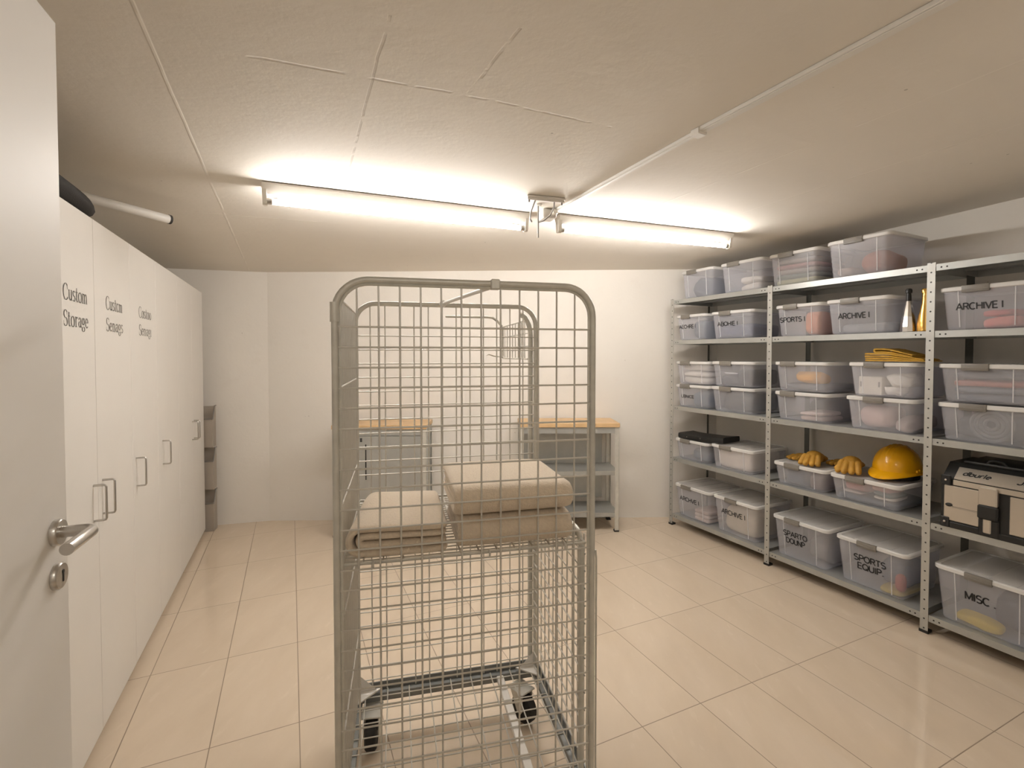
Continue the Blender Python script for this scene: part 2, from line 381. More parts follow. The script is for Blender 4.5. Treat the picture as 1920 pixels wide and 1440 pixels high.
cabinet(1.03,1.55,[(.52,.095)],'plain white cabinet without lettering, single handle at its left edge',[None])
cabinet(1.55,2.465,[(.46,.425),(.455,.035)],'white double cabinet at the far end with two handles side by side',[None,None])

# black bag on top of the cabinets
t=thing('black_bag','black soft bag lying on top of the first white cabinet','bag',cab_loc(-.07,.185),CR)
mb=MB(); rg=[]
for i in range(15):
    a=-1+2*i/14; 
    hh=.125*(1-.9*abs(a)**5)**.5+.002; ww=.175*(1-.75*abs(a)**10)**.5+.004; cx=a*.375
    rg.append([(cx,ww*cos(2*pi*k/20)*(1.0),max(CH+.0005,CH+hh*.5+hh*.5*sin(2*pi*k/20)*1.0)) for k in range(20)])
mb.rings(rg); mb.build('bag_body',M['blackcloth'],t,True,60)
mb=MB(); mb.tube([(-.14,-.172,CH+.02),(-.14,-.178,CH+.07),(-.14,-.10,CH+.122),(-.14,0,CH+.128)],.008,8); mb.build('strap',M['black'],t,True)

# stacking bins squeezed in behind the cabinets
bp=Vector((-2.478,4.018))
for k,(z0,lab) in enumerate([(0,'grey-white stacking bin on the floor behind the cabinets, lowest of three'),(.348,'grey-white stacking bin behind the cabinets, middle of three'),(.696,'grey-white stacking bin behind the cabinets, topmost of three')]):
    t=thing('stacking_bin',lab,'bin',(bp.x,bp.y,z0),atan2(-WL.y,-WL.x),'stacking bins behind the cabinets')
    mb=MB(); W,D,H=.30,.085,.332
    prof=[(-D,.0),(0,.0),(0,H),(-D*.35,H),(-D*.9,H-.09),(-D,H-.10)]
    for x in (-W,-.003):
        n=len(prof); mb.add([(x,y,z) for y,z in prof]+[(x+.003,y,z) for y,z in prof],[tuple(range(n)),tuple(range(n,2*n))[::-1]]+[(i,(i+1)%n,n+(i+1)%n,n+i) for i in range(n)])
    mb.box(-W+.003,-.003,-.003,0,0,H); mb.box(-W+.003,-.003,-D,-D+.003,0,H-.10); mb.box(-W+.003,-.003,-D+.003,-.003,0,.003)
    mb.build('bin_shell',M['bin'],t)
    mb=MB(); mb.tube([(.001,-D-.002,H-.10),(.001,-D*.9,H-.088),(.001,-D*.35,H+.004),(.001,0,H+.004)],.005,6); mb.tube([(-W,-D-.002,H-.10),(.001,-D-.002,H-.10)],.005,6)
    mb.build('bin_rim',M['grey_clip'],t,True)

# ------------------------------------------------------------------ ceiling lamps
def lamp(a,b,label,slot):
    a=Vector(a); b=Vector(b); L_=(b-a).length; ang=atan2(b.y-a.y,b.x-a.x)
    n=Vector((-sin(ang),cos(ang))); mid=(a+b)/2+n*.034
    z=zc(mid.x,mid.y); pitch=-atan2(zc(b.x,b.y)-zc(a.x,a.y),L_)
    t=thing('fluorescent_batten',label,'lamp',(mid.x,mid.y,z-.002),ang,'ceiling lamps'); t.rotation_euler=(0,pitch,ang)
    h=L_/2
    mb=MB(); mb.prism([(-.036,-.001),(-.036,-.010),(-.0175,-.050),(.0175,-.050),(.036,-.010),(.036,-.001)],-h,h,M=Matrix(((0,0,1,0),(1,0,0,0),(0,1,0,0),(0,0,0,1)))); mb.build('housing',M['lamp_body'],t)
    for s in (-1,1):
        e=MB(); x=s*(h-.010)
        e.prism([(-.030,-.012),(.030,-.012),(.017,-.090),(.008,-.098),(-.008,-.098),(-.017,-.090)],x-.009,x+.009,M=Matrix(((0,0,1,0),(1,0,0,0),(0,1,0,0),(0,0,0,1))))
        e.build('lamp_holder',M['lamp_body'],t)
    mb=MB(); mb.tube([(-h+.02,0,-.078),(h-.02,0,-.078)],.0135,14); mb.build('glowing_tube',M['tube'],t,True)
    for s in (-1,1):
        e=MB(); e.tube([(s*(h-.019),0,-.078),(s*(h-.042),0,-.078)],.0142,14); e.build('tube_cap',M['steel'],t,True)
    return t
lamp((-1.135,2.201),(.097,2.688),'lit fluorescent batten, the longer left one on the ceiling',0)
lamp((.268,2.712),(1.436,3.137),'lit fluorescent batten, right one above the shelving end',0)

# cable duct on the ceiling + junction
def on_ceiling(pts,drop): return [(x,y,zc(x,y)-drop) for x,y in pts]
da=Vector((.233,2.649)); db=Vector((.684,1.786)); dc=Vector((1.17,.918))
def duct(name,a,b,w,h,label,cat):
    d=(b-a); L_=d.length; ang=atan2(d.y,d.x); m=(a+b)/2
    t=thing(name,label,cat,(a.x,a.y,zc(a.x,a.y)),ang); t.rotation_euler=(0,-atan2(zc(b.x,b.y)-zc(a.x,a.y),L_),ang)
    mb=MB(); mb.rbox(0,L_,-w/2,w/2,-h,-.0005,.002,1); mb.build('duct_channel',M['white_plastic'],t)
    mb=MB(); mb.rbox(.004,L_-.004,-w/2*.72,w/2*.72,-h-.003,-h,.001,1); mb.build('duct_cover',M['white_plastic'],t)
    return t
duct('cable_duct',da,db,.022,.014,'thin white cable duct on the ceiling running from the lamp junction','cable duct')
duct('cable_duct',db,dc,.036,.014,'wider white cable duct on the ceiling at the top right','cable duct')
mb=MB(); mb.rbox(-.02,.02,-.022,.022,-.024,-.0005,.003,1); o=mb.build('duct_coupler',M['white_plastic']); o.location=(db.x,db.y,zc(db.x,db.y)); o.rotation_euler=(0,0,atan2((dc-db).y,(dc-db).x))
tag(o,'small white coupler joining the two ceiling cable ducts','coupler')

# mounting rail with two cable loops and a hanging rod between the lamps
ra=Vector((.070,2.437)); rb=Vector((.262,2.495)); rm=(ra+rb)/2; rang=atan2((rb-ra).y,(rb-ra).x)
t=thing('mounting_rail','white mounting rail on the ceiling with two cable loops','bracket',(rm.x,rm.y,zc(rm.x,rm.y)),rang)
mb=MB(); mb.rbox(-.103,.103,-.03,.03,-.012,-.0005,.002,1); mb.box(-.098,.098,-.024,-.018,-.024,-.012); mb.build('rail_plate',M['white_plastic'],t)
for x in (-.055,.045):
    mb=MB(); sg=1 if x<0 else -1
    mb.tube([(x,-.02,-.018),(x-.006*sg,.0,-.045),(x-.004*sg,.05,-.07),(x+.012*sg,.10,-.085),(x+.03*sg,.13,-.088)],.0042,8); mb.build('cable_loop',M['cable'],t,True)
for x in (-.09,.085):
    mb=MB(); mb.tube([(x,-.021,-.024),(x,-.021,-.036)],.004,8); mb.build('screw',M['cable'],t)
t=thing('ceiling_hook_rod','thin grey rod hanging from the ceiling between the two lamps','rod',(.138,2.56,zc(.138,2.56)))
mb=MB(); mb.tube([(0,0,-.0005),(0,0,-.175)],.0042,10); mb.build('rod',M['cable'],t,True)
mb=MB(); mb.lathe([(.016,-.010),(.018,-.002),(.018,-.0006)],16); mb.build('ceiling_rose',M['white_plastic'],t)
t=thing('junction_box','small white junction box on the ceiling between the two lamps','junction box',(.195,2.665,zc(.195,2.665)),rang)
mb=MB(); mb.rbox(-.045,.04,-.045,.045,-.05,-.0005,.012,3); mb.build('box_body',M['white_plastic'],t,True)
mb=MB(); mb.lathe([(.018,0),(.018,.014),(.012,.022)],14,M=Matrix.Translation((.02,-.045,-.022))@R90); mb.build('cable_gland',M['lamp_body'],t,True)

# white pipe with black end above the cabinets
pa=Vector((-1.95,1.85,zc(-1.95,1.85)-.105)); pb=Vector((-1.700,2.409,zc(-1.700,2.409)-.105))
t=thing('white_pipe','white round pipe under the ceiling above the cabinets, black open end','pipe',(0,0,0))
mb=MB(); mb.tube([pa-(pb-pa)*.35,pb],.0205,20); mb.build('pipe',M['white_plastic'],t,True)
mb=MB(); d=(pb-pa).normalized(); mb.tube([pb-d*.006,pb+d*.004],.0225,20); mb.build('end_ring',M['rubber'],t,True)
for k_ in (-.25,):
    c=pa+(pb-pa)*k_; mb=MB(); mb.tube([c,Vector((c.x,c.y,zc(c.x,c.y)-.0005))],.005,8); mb.build('hanger',M['white_plastic'],t,True)

# ------------------------------------------------------------------ metal shelving along the right wall
LEV=[.10,.585,1.022,1.575,1.915]
rack=thing('metal_shelving','long galvanised shelving rack with plastic boxes along the right wall','shelving',(SH0.x,SH0.y,0),SR)
POSTS=[0,.90,1.80,2.70]; PD=.46
for ps in POSTS:
    for back in (0,1):
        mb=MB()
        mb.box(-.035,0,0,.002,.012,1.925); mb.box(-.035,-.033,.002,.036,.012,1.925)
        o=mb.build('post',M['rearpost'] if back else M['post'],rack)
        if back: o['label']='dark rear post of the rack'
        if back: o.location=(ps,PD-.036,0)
        else: o.location=(ps,0,0)
        f=MB(); f.box(-.038,.002,-.003,.039,0,.014); f.build('foot_cap',M['rubber'],o)
for i in range(3):
    x0=POSTS[i]+.001; x1=POSTS[i+1]-.0355
    for z in LEV:
        mb=MB(); mb.box(x0,x1,.003,PD-.003,z-.0015,z)
        for y in (.003,PD-.0045): mb.box(x0,x1,y,y+.0015,z-.034,z-.0015)
        for x in (x0,x1-.0015): mb.box(x,x+.0015,.0045,PD-.0045,z-.034,z-.0015)
        for yy in (.16,.30): mb.box(x0+.0015,x1-.0015,yy,yy+.0015,z-.014,z-.0015)
        for x in (x0+.022,x0+.045,x1-.045,x1-.022):
            mb.add([(x+.0042*cos(a*pi/5),.0026,z-.018+.0042*sin(a*pi/5)) for a in range(10)],[tuple(range(10))],1)
        mb.build('shelf',[M['shelfm'],M['rubber']],rack)

def rr(w,d,r,n=5,ins=0):
    """rounded rectangle loop centred on the origin"""
    w=w/2-ins; d=d/2-ins; r=max(.002,r-ins*.5); P=[]
    for cx,cy,a0 in ((w-r,d-r,0),(-w+r,d-r,90),(-w+r,-d+r,180),(w-r,-d+r,270)):
        for i in range(n+1):
            a=radians(a0+90*i/n); P.append((cx+r*cos(a),cy+r*sin(a)))
    return P
SANS={
 'A':(.80,[[(.04,0),(.40,1),(.76,0)],[(.17,.34),(.63,.34)]]),
 'B':(.70,[[(.09,0),(.09,1),(.38,1)]+arc(.38,.76,.22,.24,90,-90,8)+[(.09,.52)],[(.38,.52)]+arc(.40,.26,.24,.26,90,-90,8)+[(.09,0)]]),
 'C':(.78,[arc(.42,.5,.36,.5,48,312,18)]),
 'D':(.76,[[(.09,0),(.09,1),(.32,1)]+arc(.32,.5,.36,.5,90,-90,12)+[(.09,0)]]),
 'E':(.64,[[(.58,1),(.09,1),(.09,0),(.60,0)],[(.09,.52),(.54,.52)]]),
 'H':(.76,[[(.09,0),(.09,1)],[(.67,0),(.67,1)],[(.09,.52),(.67,.52)]]),
 'I':(.26,[[(.13,0),(.13,1)]]),
 'M':(.90,[[(.09,0),(.09,1),(.45,.12),(.81,1),(.81,0)]]),
 'N':(.76,[[(.09,0),(.09,1),(.67,0),(.67,1)]]),
 'O':(.84,[arc(.42,.5,.36,.5,0,360,24)]),
 'P':(.68,[[(.09,0),(.09,1),(.36,1)]+arc(.36,.74,.25,.26,90,-90,8)+[(.09,.48)]]),
 'Q':(.84,[arc(.42,.5,.36,.5,0,360,24),[(.48,.26),(.78,-.04)]]),
 'R':(.72,[[(.09,0),(.09,1),(.38,1)]+arc(.38,.75,.24,.25,90,-90,8)+[(.09,.50)],[(.40,.50),(.66,0)]]),
 'S':(.70,[arc(.35,.745,.26,.255,35,245,12)[:-1]+arc(.35,.255,.28,.255,80,-145,14)]),
 'T':(.66,[[(.03,1),(.63,1)],[(.33,1),(.33,0)]]),
 'U':(.74,[[(.09,1),(.09,.30)]+arc(.37,.30,.28,.30,180,360,12)+[(.65,1)]]),
 'V':(.74,[[(.04,1),(.37,0),(.70,1)]]),
 'J':(.56,[[(.44,1),(.44,.26)]+arc(.24,.26,.20,.26,0,-160,8)]),
 '.':(.30,[[(.12,.0),(.12,.15)]]),
 ':':(.30,[[(.13,.10),(.13,.16)],[(.13,.62),(.13,.68)]]),
 'd':(.66,[arc(.31,.31,.24,.31,0,360,16),[(.56,1),(.56,0)]]),
 'b':(.66,[arc(.35,.31,.24,.31,0,360,16),[(.09,1),(.09,0)]]),
 'u':(.62,[[(.09,.64),(.09,.22)]+arc(.30,.22,.21,.22,180,360,8)+[(.51,.64)],[(.51,.64),(.51,0)]]),
 'r':(.44,[[(.09,.64),(.09,0)],arc(.33,.36,.24,.28,180,75,6)]),
 'l':(.26,[[(.13,1),(.13,0)]]),
 'e':(.62,[[(.08,.34),(.54,.34)]+arc(.31,.31,.23,.31,8,310,14)]),
 ' ':(.34,[]),
}
def font_mesh(lines,width,pitch,bold=.088):
    """sans capitals drawn with round-ended strokes: lines of (text,width,x centre)"""
    mb=MB(); cap=pitch[1]
    for li,(txt,wd,xo) in enumerate(lines):
        tot=sum(SANS[ch][0] for ch in txt); k=wd/tot; x=0
        for ch in txt:
            w,strokes=SANS[ch]
            for st in strokes:
                P=[Vector((xo-wd/2+(x+a)*k,b*cap-li*pitch[0])) for a,b in st]; h=cap*bold
                for i in range(len(P)-1):
                    d=P[i+1]-P[i]
                    if d.length<1e-7: continue
                    d.normalize(); n=Vector((-d.y,d.x))*h
                    mb.add([(P[i]+n)[:]+(0,),(P[i]-n)[:]+(0,),(P[i+1]-n)[:]+(0,),(P[i+1]+n)[:]+(0,)],[(0,1,2,3)])
                for p_ in P[1:-1] if len(P)>2 else []:
                    mb.add([(p_.x+h*cos(q*pi/4),p_.y+h*sin(q*pi/4),0) for q in range(8)],[tuple(range(8))])
            x+=w
    return mb

BOX={}
def crate(key,s0,s1,z0,ztop,label,text=None,dep=.008,depth=.415,clip=None,body='tub',group='plastic storage boxes on the shelving'):
    """clear tub + lid; local x along the shelf, y into the shelf, origin at base centre"""
    w=s1-s0-.006; H=ztop-z0; c=SH0+SU*((s0+s1)/2)+SV*(dep+depth/2)
    t=thing('storage_box',label,'storage box',(c.x,c.y,z0),SR,group)
    wt=w-.018; d=depth-.018; hb=H-.016; tp=.016 if H<.25 else .022
    def ring(ins,z): return [(x,y,z) for x,y in rr(wt,d,.032,5,ins)]
    mb=MB()
    mb.rings([ring(tp+.010,0),ring(tp+.002,.006),ring(tp,.012),ring(0,hb-.012)],0,True,False)
    mb.rings([ring(.0,hb-.012),ring(-.005,hb-.010),ring(-.005,hb),ring(.002,hb)],1,False,False)
    mb.rings([ring(.002,hb),ring(.0022,hb-.012),ring(tp+.0022,.014),ring(tp+.006,.0045)],0,False,True)
    for sx_ in (-1,1):                                   # vertical corner flutes on the front
        xb=sx_*(wt*.30-.004); xt=sx_*wt*.30
        yb=-d/2+tp; yt=-d/2
        mb.add([(xb-.0022,yb-.0015,.014),(xb+.0022,yb-.0015,.014),(xt+.0022,yt-.0015,hb-.012),(xt-.0022,yt-.0015,hb-.012),
                (xb-.0022,yb+.001,.014),(xb+.0022,yb+.001,.014),(xt+.0022,yt+.001,hb-.012),(xt-.0022,yt+.001,hb-.012)],
               [(0,1,2,3),(0,3,7,4),(1,5,6,2)],1)
    bodym=[M['whitebox'],M['lidrim']] if body=='white' else [M['tub'],M['tubrim']]
    mb.build('tub',bodym,t,True,35)
    mb=MB(); lw,ld=w,depth
    def lr(ins,z): return [(x,y,z) for x,y in rr(lw,ld,.036,5,ins)]
    mb.rings([lr(.003,hb-.010),lr(0,hb-.008),lr(0,hb+.007),lr(.004,hb+.011),lr(.016,hb+.011),lr(.020,hb+.008)],1,False,False)
    mb.rings([lr(.020,hb+.008),lr(.05,hb+.008)],0,False,True)
    mb.rings([lr(.003,hb-.010),lr(.0055,hb-.010),lr(.0065,hb+.001),lr(.03,hb+.001)],1,False,True)
    for k in range(1,4): 
        x=-lw/2+lw*k/4; mb.box(x-.002,x+.002,-ld/2+.03,ld/2-.03,hb+.008,hb+.0096,0)
    mb.build('lid',[M['lidtop'] if body!='white' else M['whitebox'],M['lidrim']],t,True,35)
    cx=0 if clip is None else clip-(s0+s1)/2; cw=min(.052,w*.15)
    mb=MB(); mb.rbox(cx-cw,cx+cw,-ld/2-.005,-ld/2+.010,hb-.021,hb+.0135,.003,2); mb.rbox(cx-cw*.96,cx+cw*.96,-ld/2-.0065,-ld/2-.004,hb-.012,hb-.006,.001,1)
    mb.build('clip',M['grey_clip'],t,True)
    if text:
        lines,zt,pitch=text; sl=atan2(tp,hb-.024)
        for li,(a,wd,sc) in enumerate(lines):
            b=font_mesh([(a,wd,sc-(s0+s1)/2)],0,pitch)
            o=b.build('printed_label',M['print'],t); zz=zt-z0-li*pitch[0]
            o.location=(0,-d/2+tp*(1-(zz-.012)/(hb-.024))-.0015,zz); o.rotation_euler=(pi/2+sl,0,0)
    BOX[key]=(t,wt,d,hb,tp,z0,c)
    return t

Z1,Z2,Z3,Z4,Z5=LEV[0]+.0006,LEV[1]+.0006,LEV[2]+.0006,LEV[3]+.0006,LEV[4]+.0006
# top of the rack
crate('A1',.055,.395,Z5,2.145,'clear box holding dark blue cloth, leftmost on top of the shelving',clip=.18)
crate('A2',.449,.815,Z5,2.143,'clear box with white folded linen, second from left on top of the shelving',clip=.576)
crate('A3',.852,1.205,Z5,2.136,'clear box with striped pink and green cloths on top of the shelving',clip=.984)
crate('A4',1.239,1.600,Z5,2.143,'clear box with orange-brown bundle, rightmost on top of the shelving',clip=1.40)
# second shelf from the top
crate('B1',.004,.325,Z4,1.787,'clear box with garbled lettering at the left end of the upper shelf',([('AECHRE I',.178,.13)],1.672,(.04,.028)),clip=.12)
crate('B2',.365,.745,Z4,1.787,'clear box lettered ABOHIE with dark blue filling, upper shelf',([('ABOHIE I',.182,.522)],1.673,(.04,.029)),clip=.506)
crate('B3',.905,1.228,Z4,1.788,'clear box lettered SPORTS with orange filling, upper shelf',([('SPORTS I',.172,1.028)],1.670,(.04,.030)),clip=1.02)
crate('B4',1.240,1.600,Z4,1.790,'clear box lettered ARCHIVE standing left of the silver and gold bottles',([('ARCHIVE I',.172,1.402)],1.668,(.04,.031)),clip=1.387)
crate('B5',1.805,2.175,Z4,1.795,'clear box lettered ARCHIVE with pink filling, right end of the upper shelf',([('ARCHIVE I',.176,1.965)],1.675,(.04,.031)),clip=1.955)
# middle shelf, stacked in twos
crate('C1l',.004,.360,Z3,1.212,'lower clear box with faint small lettering, left end of the middle shelf',([('UBNICE',.135,.136)],1.098,(.04,.024)),clip=.12)
crate('C2l',.372,.755,Z3,1.215,'lower clear box with dark grey cloth, second stack of the middle shelf',clip=.518)
crate('C3l',.905,1.275,Z3,1.214,'lower clear box with flat pinkish folded cloth, third stack of the middle shelf',clip=1.010)
crate('C4l',1.362,1.725,Z3,1.216,'lower clear box with pale pink pillow under the box of white things',clip=1.52)
crate('C5l',1.805,2.175,Z3,1.216,'lower clear box with coiled grey hose, right end of the middle shelf',clip=1.955)
crate('C1u',.004,.360,1.2126,1.404,'upper clear box full of white linen, left end of the middle shelf',clip=.12)
crate('C2u',.376,.755,1.2156,1.408,'upper clear box with grey-blue bundles and a white strap, middle shelf',clip=.518)
crate('C3u',.905,1.275,1.2146,1.412,'upper clear box with bright yellow cloth inside, middle shelf',clip=1.008)
crate('C4u',1.374,1.725,1.2166,1.414,'upper clear box with white carton, under the folded mustard canvas',clip=1.52)
crate('C5u',1.805,2.175,1.2166,1.412,'upper clear box with orange-banded grey cloth, right end of middle shelf',clip=1.96)
# fourth shelf
crate('D1',.004,.362,Z2,.757,'low clear box with blue-grey cloth under the flat black case',clip=.127)
crate('D2',.378,.760,Z2,.768,'opaque white-filled box right of the box under the flat black case',clip=.522)
crate('D3',.905,1.268,Z2,.737,'low clear box under the cluster of yellow work gloves',clip=1.046)
crate('D4',1.278,1.665,Z2,.737,'low clear box under the yellow hard hat',clip=1.43)
# bottom shelf
crate('E1',.004,.385,Z1,.372,'tall clear box lettered ARCHVE at the left end of the bottom shelf',([('ARCHVE I',.205,.165)],.236,(.04,.032)),clip=.14)
crate('E2',.405,.800,Z1,.378,'tall milky box lettered ARCHIVE with cream filling, bottom shelf',([('ARCHIVE I',.208,.59)],.248,(.04,.034)),clip=.577)
crate('E3',.905,1.290,Z1,.372,'tall clear box lettered SPARTO DOUNP, bottom shelf',([('SPARTO',.162,1.067),('DOUNP',.128,1.068)],.248,(.046,.033)),clip=1.052)
crate('E4',1.320,1.705,Z1,.372,'tall clear box lettered SPORTS EQUIP., bottom shelf',([('SPORTS',.168,1.510),('EQUIP.',.140,1.514)],.250,(.047,.034)),clip=1.50)
crate('E5',1.806,2.225,Z1,.385,'tall clear box lettered MISC. at the right end of the bottom shelf',([('MISC .',.118,1.995)],.246,(.046,.036)),clip=1.99)

# ------------------------------------------------------------------ things inside the boxes
FAB={}
def fab(col):
    if col not in FAB: FAB[col]=mat('fabric_'+str(len(FAB)),col,.9,spec=.15,namt=.12,nscale=18,bump=.2,bscale=90)
    return FAB[col]
def lump(key,fx0,fx1,fy0,fy1,z0,h,col,name,label,cat,e=.35,nz=.012,seed=0,nscale=9,group=None,ex=None):
    """soft cloth shape resting in a box; fx,fy fractions of the inside"""
    t,wt,d,hb,tp,bz,c=BOX[key]; W=wt-2*tp-.012; D=d-2*tp-.012
    x0,x1=-W/2+W*fx0,-W/2+W*fx1; y0,y1=-D/2+D*fy0,-D/2+D*fy1
    mb=MB(); n,mm=30,16; rings=[]
    def sp(v,e): return math.copysign(abs(v)**e,v)
    for j in range(mm+1):
        ph=-pi/2+pi*(.02+.96*j/mm); ring=[]
        for i in range(n):
            th=2*pi*i/n
            X=sp(cos(th),e)*sp(cos(ph),ex or e); Y=sp(sin(th),e)*sp(cos(ph),ex or e); Z=sp(sin(ph),.6)
            q=Vector(((x0+x1)/2+X*(x1-x0)/2,(y0+y1)/2+Y*(y1-y0)/2,z0+h/2+Z*h/2))
            dn=noise.noise_vector(q*nscale+Vector((seed*3.1,seed*1.7,0)))*nz
            dn2=noise.noise(Vector((q.x*5,q.y*5,seed)))*nz
            q+=dn; q.z+=dn2*(Z+1)*.8
            q.x=min(max(q.x,x0),x1); q.y=min(max(q.y,y0),y1); q.z=min(max(q.z,max(.0062,z0)),min(hb-.004,z0+h))
            ring.append(q)
        rings.append(ring)
    mb.rings(rings); o=mb.build(name,fab(col),None,True,80)
    o.location=(c.x,c.y,bz); o.rotation_euler=(0,0,SR)
    return tag(o,label,cat,group)
F0=.0065
lump('A1',.12,1,.0,.9,F0,.165,'#4A525E','cloth_bundle','dark slate blue cloth bundle inside the leftmost top box','cloth',e=.7,nz=.03,seed=1)
for k,(c_,h) in enumerate([('#CFC6B8',.055),('#DDD6CA',.05)]):
    lump('A2',.36,.98,.05,.8,F0+k*.056,h,c_,'folded_linen','white folded linen, '+('lower' if k==0 else 'upper')+' piece in the second top box','linen',seed=3+k,group='white linen in the second top box')
for k,(c_,nm) in enumerate([('#A9A577','yellow-green'),('#6C7466','grey-green'),('#9A8F84','taupe'),('#B07F78','dusty pink'),('#9C948A','warm grey')]):
    lump('A3',.0,1.0,.0,.95,F0+k*.0335,.033,c_,'folded_cloth',nm+' folded cloth in the layered stack of the striped top box','cloth',e=.25,nz=.006,seed=6+k)
lump('A4',.45,.98,.02,.75,F0,.135,'#9B5A3E','cloth_bundle','orange-brown bundle inside the rightmost top box','cloth',e=.6,nz=.02,seed=12)
lump('A4',.0,.44,.0,.9,F0,.06,'#A8968A','cloth_bundle','pale pinkish-grey cloth in the rightmost top box','cloth',e=.5,nz=.02,seed=13)
lump('B1',.5,1,.0,.95,F0,.155,'#5C6672','cloth_bundle','slate blue cloth in the box at the left end of the upper shelf','cloth',seed=14)
lump('B2',.0,1,.0,.95,F0,.105,'#3C4763','cloth_bundle','navy blue cloth filling half of the ABOHIE box','cloth',e=.25,seed=15)
lump('B3',.62,1,.0,.95,F0,.145,'#C27A50','cloth_bundle','orange cloth at the right of the SPORTS box on the upper shelf','cloth',e=.25,nz=.008,seed=16)
lump('B4',.0,1,.25,.95,F0,.06,'#A9A8A6','papers','grey paper stack low in the ARCHIVE box beside the bottles','papers',e=.2,nz=.003,seed=17)
lump('B5',.42,.85,.0,.6,F0,.052,'#D98A80','folded_cloth','light pink folded cloth, lower piece in the right ARCHIVE box','cloth',seed=18)
lump('B5',.44,.80,.02,.5,F0+.053,.035,'#C4605C','folded_cloth','red-pink folded cloth on top of the light pink one','cloth',seed=19)
for k in range(3):
    lump('C1u',.06-.02*k,.98,.0,.95,F0+k*.0525,.052,['#D9D3C6','#E4DED2','#D2CBBE'][k],'folded_linen','white linen, '+['lowest','middle','topmost'][k]+' piece in the upper left box of the middle shelf','linen',nz=.016,seed=20+k,group='white linen in the left middle box')
lump('C1l',.45,1,.0,.95,F0,.13,'#5A6A78','cloth_bundle','blue-grey cloth in the lower left box of the middle shelf','cloth',seed=24)
lump('C2u',.05,.59,.0,.8,F0,.085,'#4B525C','cloth_bundle','grey-blue bundle at the left in the strapped upper box','cloth',e=.6,seed=25)
lump('C2u',.6,1,.0,.9,F0,.125,'#363A3E','cloth_bundle','charcoal bundle at the right in the strapped upper box','cloth',seed=26)
lump('C2u',.2,.58,.0,.12,F0+.0855,.012,'#D8D8DA','strap','white strap lying over the grey-blue bundle','strap',e=.7,nz=.012,seed=27)
lump('C2l',.1,1,.05,.95,F0,.14,'#45484C','cloth_bundle','dark grey cloth filling the lower box of the second stack','cloth',seed=28)
lump('C3u',.30,.82,.0,.5,F0+.046,.075,'#E0A12E','cloth_bundle','bright yellow cloth in the upper box of the third stack','cloth',e=.8,nz=.025,seed=29)
lump('C3u',.0,1,.05,.95,F0,.045,'#77787A','cloth_bundle','grey cloth underneath the bright yellow cloth','cloth',e=.4,nz=.018,seed=30)
lump('C3l',.42,.95,.0,.7,F0,.030,'#B5A096','folded_cloth','flat beige-pink folded cloth, lower piece in the third stack','cloth',nz=.005,seed=31)
lump('C3l',.40,.92,.0,.68,F0+.031,.026,'#D2BFB4','folded_cloth','flat pale pink folded cloth, upper piece in the third stack','cloth',nz=.005,seed=32)
lump('C3l',.1,1,.72,.98,F0,.13,'#4E4E50','cloth_bundle','dark grey cloth at the back behind the flat pink folded cloths','cloth',seed=33)
t,wt,d,hb,tp,bz,c=BOX['C4u']
mb=MB(); mb.rbox(-.125,-.005,-d/2+tp+.012,-d/2+tp+.12,F0+.02,F0+.125,.003,1); o=mb.build('carton',fab('#E6DFD0'))
for zz in (F0+.0075,):
    pass
for v in o.data.vertices: v.co.z-=.02
o.location=(c.x,c.y,bz); o.rotation_euler=(0,0,SR); tag(o,'small off-white carton with two dark marks in the box below the canvas','carton')
mb=MB()
for x in (-.112,-.018): mb.box(x-.004,x+.004,-d/2+tp+.0105,-d/2+tp+.012,F0+.045,F0+.075)
k_=mb.build('printed_mark',M['grey_clip'],o)
lump('C4u',.55,.95,.0,.5,F0+.05,.075,'#E9E4D8','crumpled_paper','crumpled white paper, upper piece beside the small carton','paper',e=.8,nz=.03,seed=35,nscale=16)
lump('C4u',.5,.80,.0,.35,F0,.049,'#EFEAE0','crumpled_paper','crumpled white paper, lower piece in front of the other','paper',e=.8,nz=.02,seed=36,nscale=16)
lump('C4l',.06,.66,.0,.7,F0,.125,'#D7BFB6','pillow','pale pink pillow in the lower box of the fourth stack','pillow',e=.7,nz=.012,seed=37)
lump('C4l',.67,1,.0,.9,F0,.085,'#B5A199','cloth_bundle','beige-pink cloth right of the pale pink pillow','cloth',e=.6,nz=.015,seed=38)
for k,(c_,nm) in enumerate([('#6A7078','slate grey'),('#7A828A','blue-grey'),('#B5776A','dull orange'),('#6B6F76','mid grey')]):
    lump('C5u',.05,1,.0,.95,F0+k*.0365,.036,c_,'folded_cloth',nm+' folded cloth in the layered stack of the right upper box','cloth',e=.3,nz=.007,seed=40+k)
t,wt,d,hb,tp,bz,c=BOX['C5l']
mb=MB()
for k in range(4):
    r=.025+k*.017; mb.tube([(.02+r*cos(a*pi/16),-d/2+tp+.022+.004*(k%2),F0+.086+r*sin(a*pi/16)) for a in range(32)],.0085,8,closed=True)
o=mb.build('coiled_hose',fab('#7C7F80'),None,True); o.location=(c.x,c.y,bz); o.rotation_euler=(0,0,SR); tag(o,'coiled grey hose standing in the lower right box of the middle shelf','hose')
lump('C5l',.0,1,.25,.95,F0,.13,'#5E646A','cloth_bundle','grey cloth behind the coiled hose','cloth',seed=46)
lump('D1',.45,1,.0,.9,F0,.10,'#5F6B77','cloth_bundle','blue-grey cloth in the low box under the flat black case','cloth',seed=47)
lump('D2',.02,1,.02,.98,F0,.14,'#E2D8CA','folded_linen','cream linen filling the white box','linen',e=.2,nz=.005,seed=48)
lump('D3',.12,.62,.0,.9,F0,.105,'#5D6A78','cloth_bundle','slate blue cloth in the low box under the gloves','cloth',seed=49)
lump('D3',.66,1,.0,.9,F0,.10,'#6F5C5A','cloth_bundle','brownish cloth at the right in the low box under the gloves','cloth',seed=50)
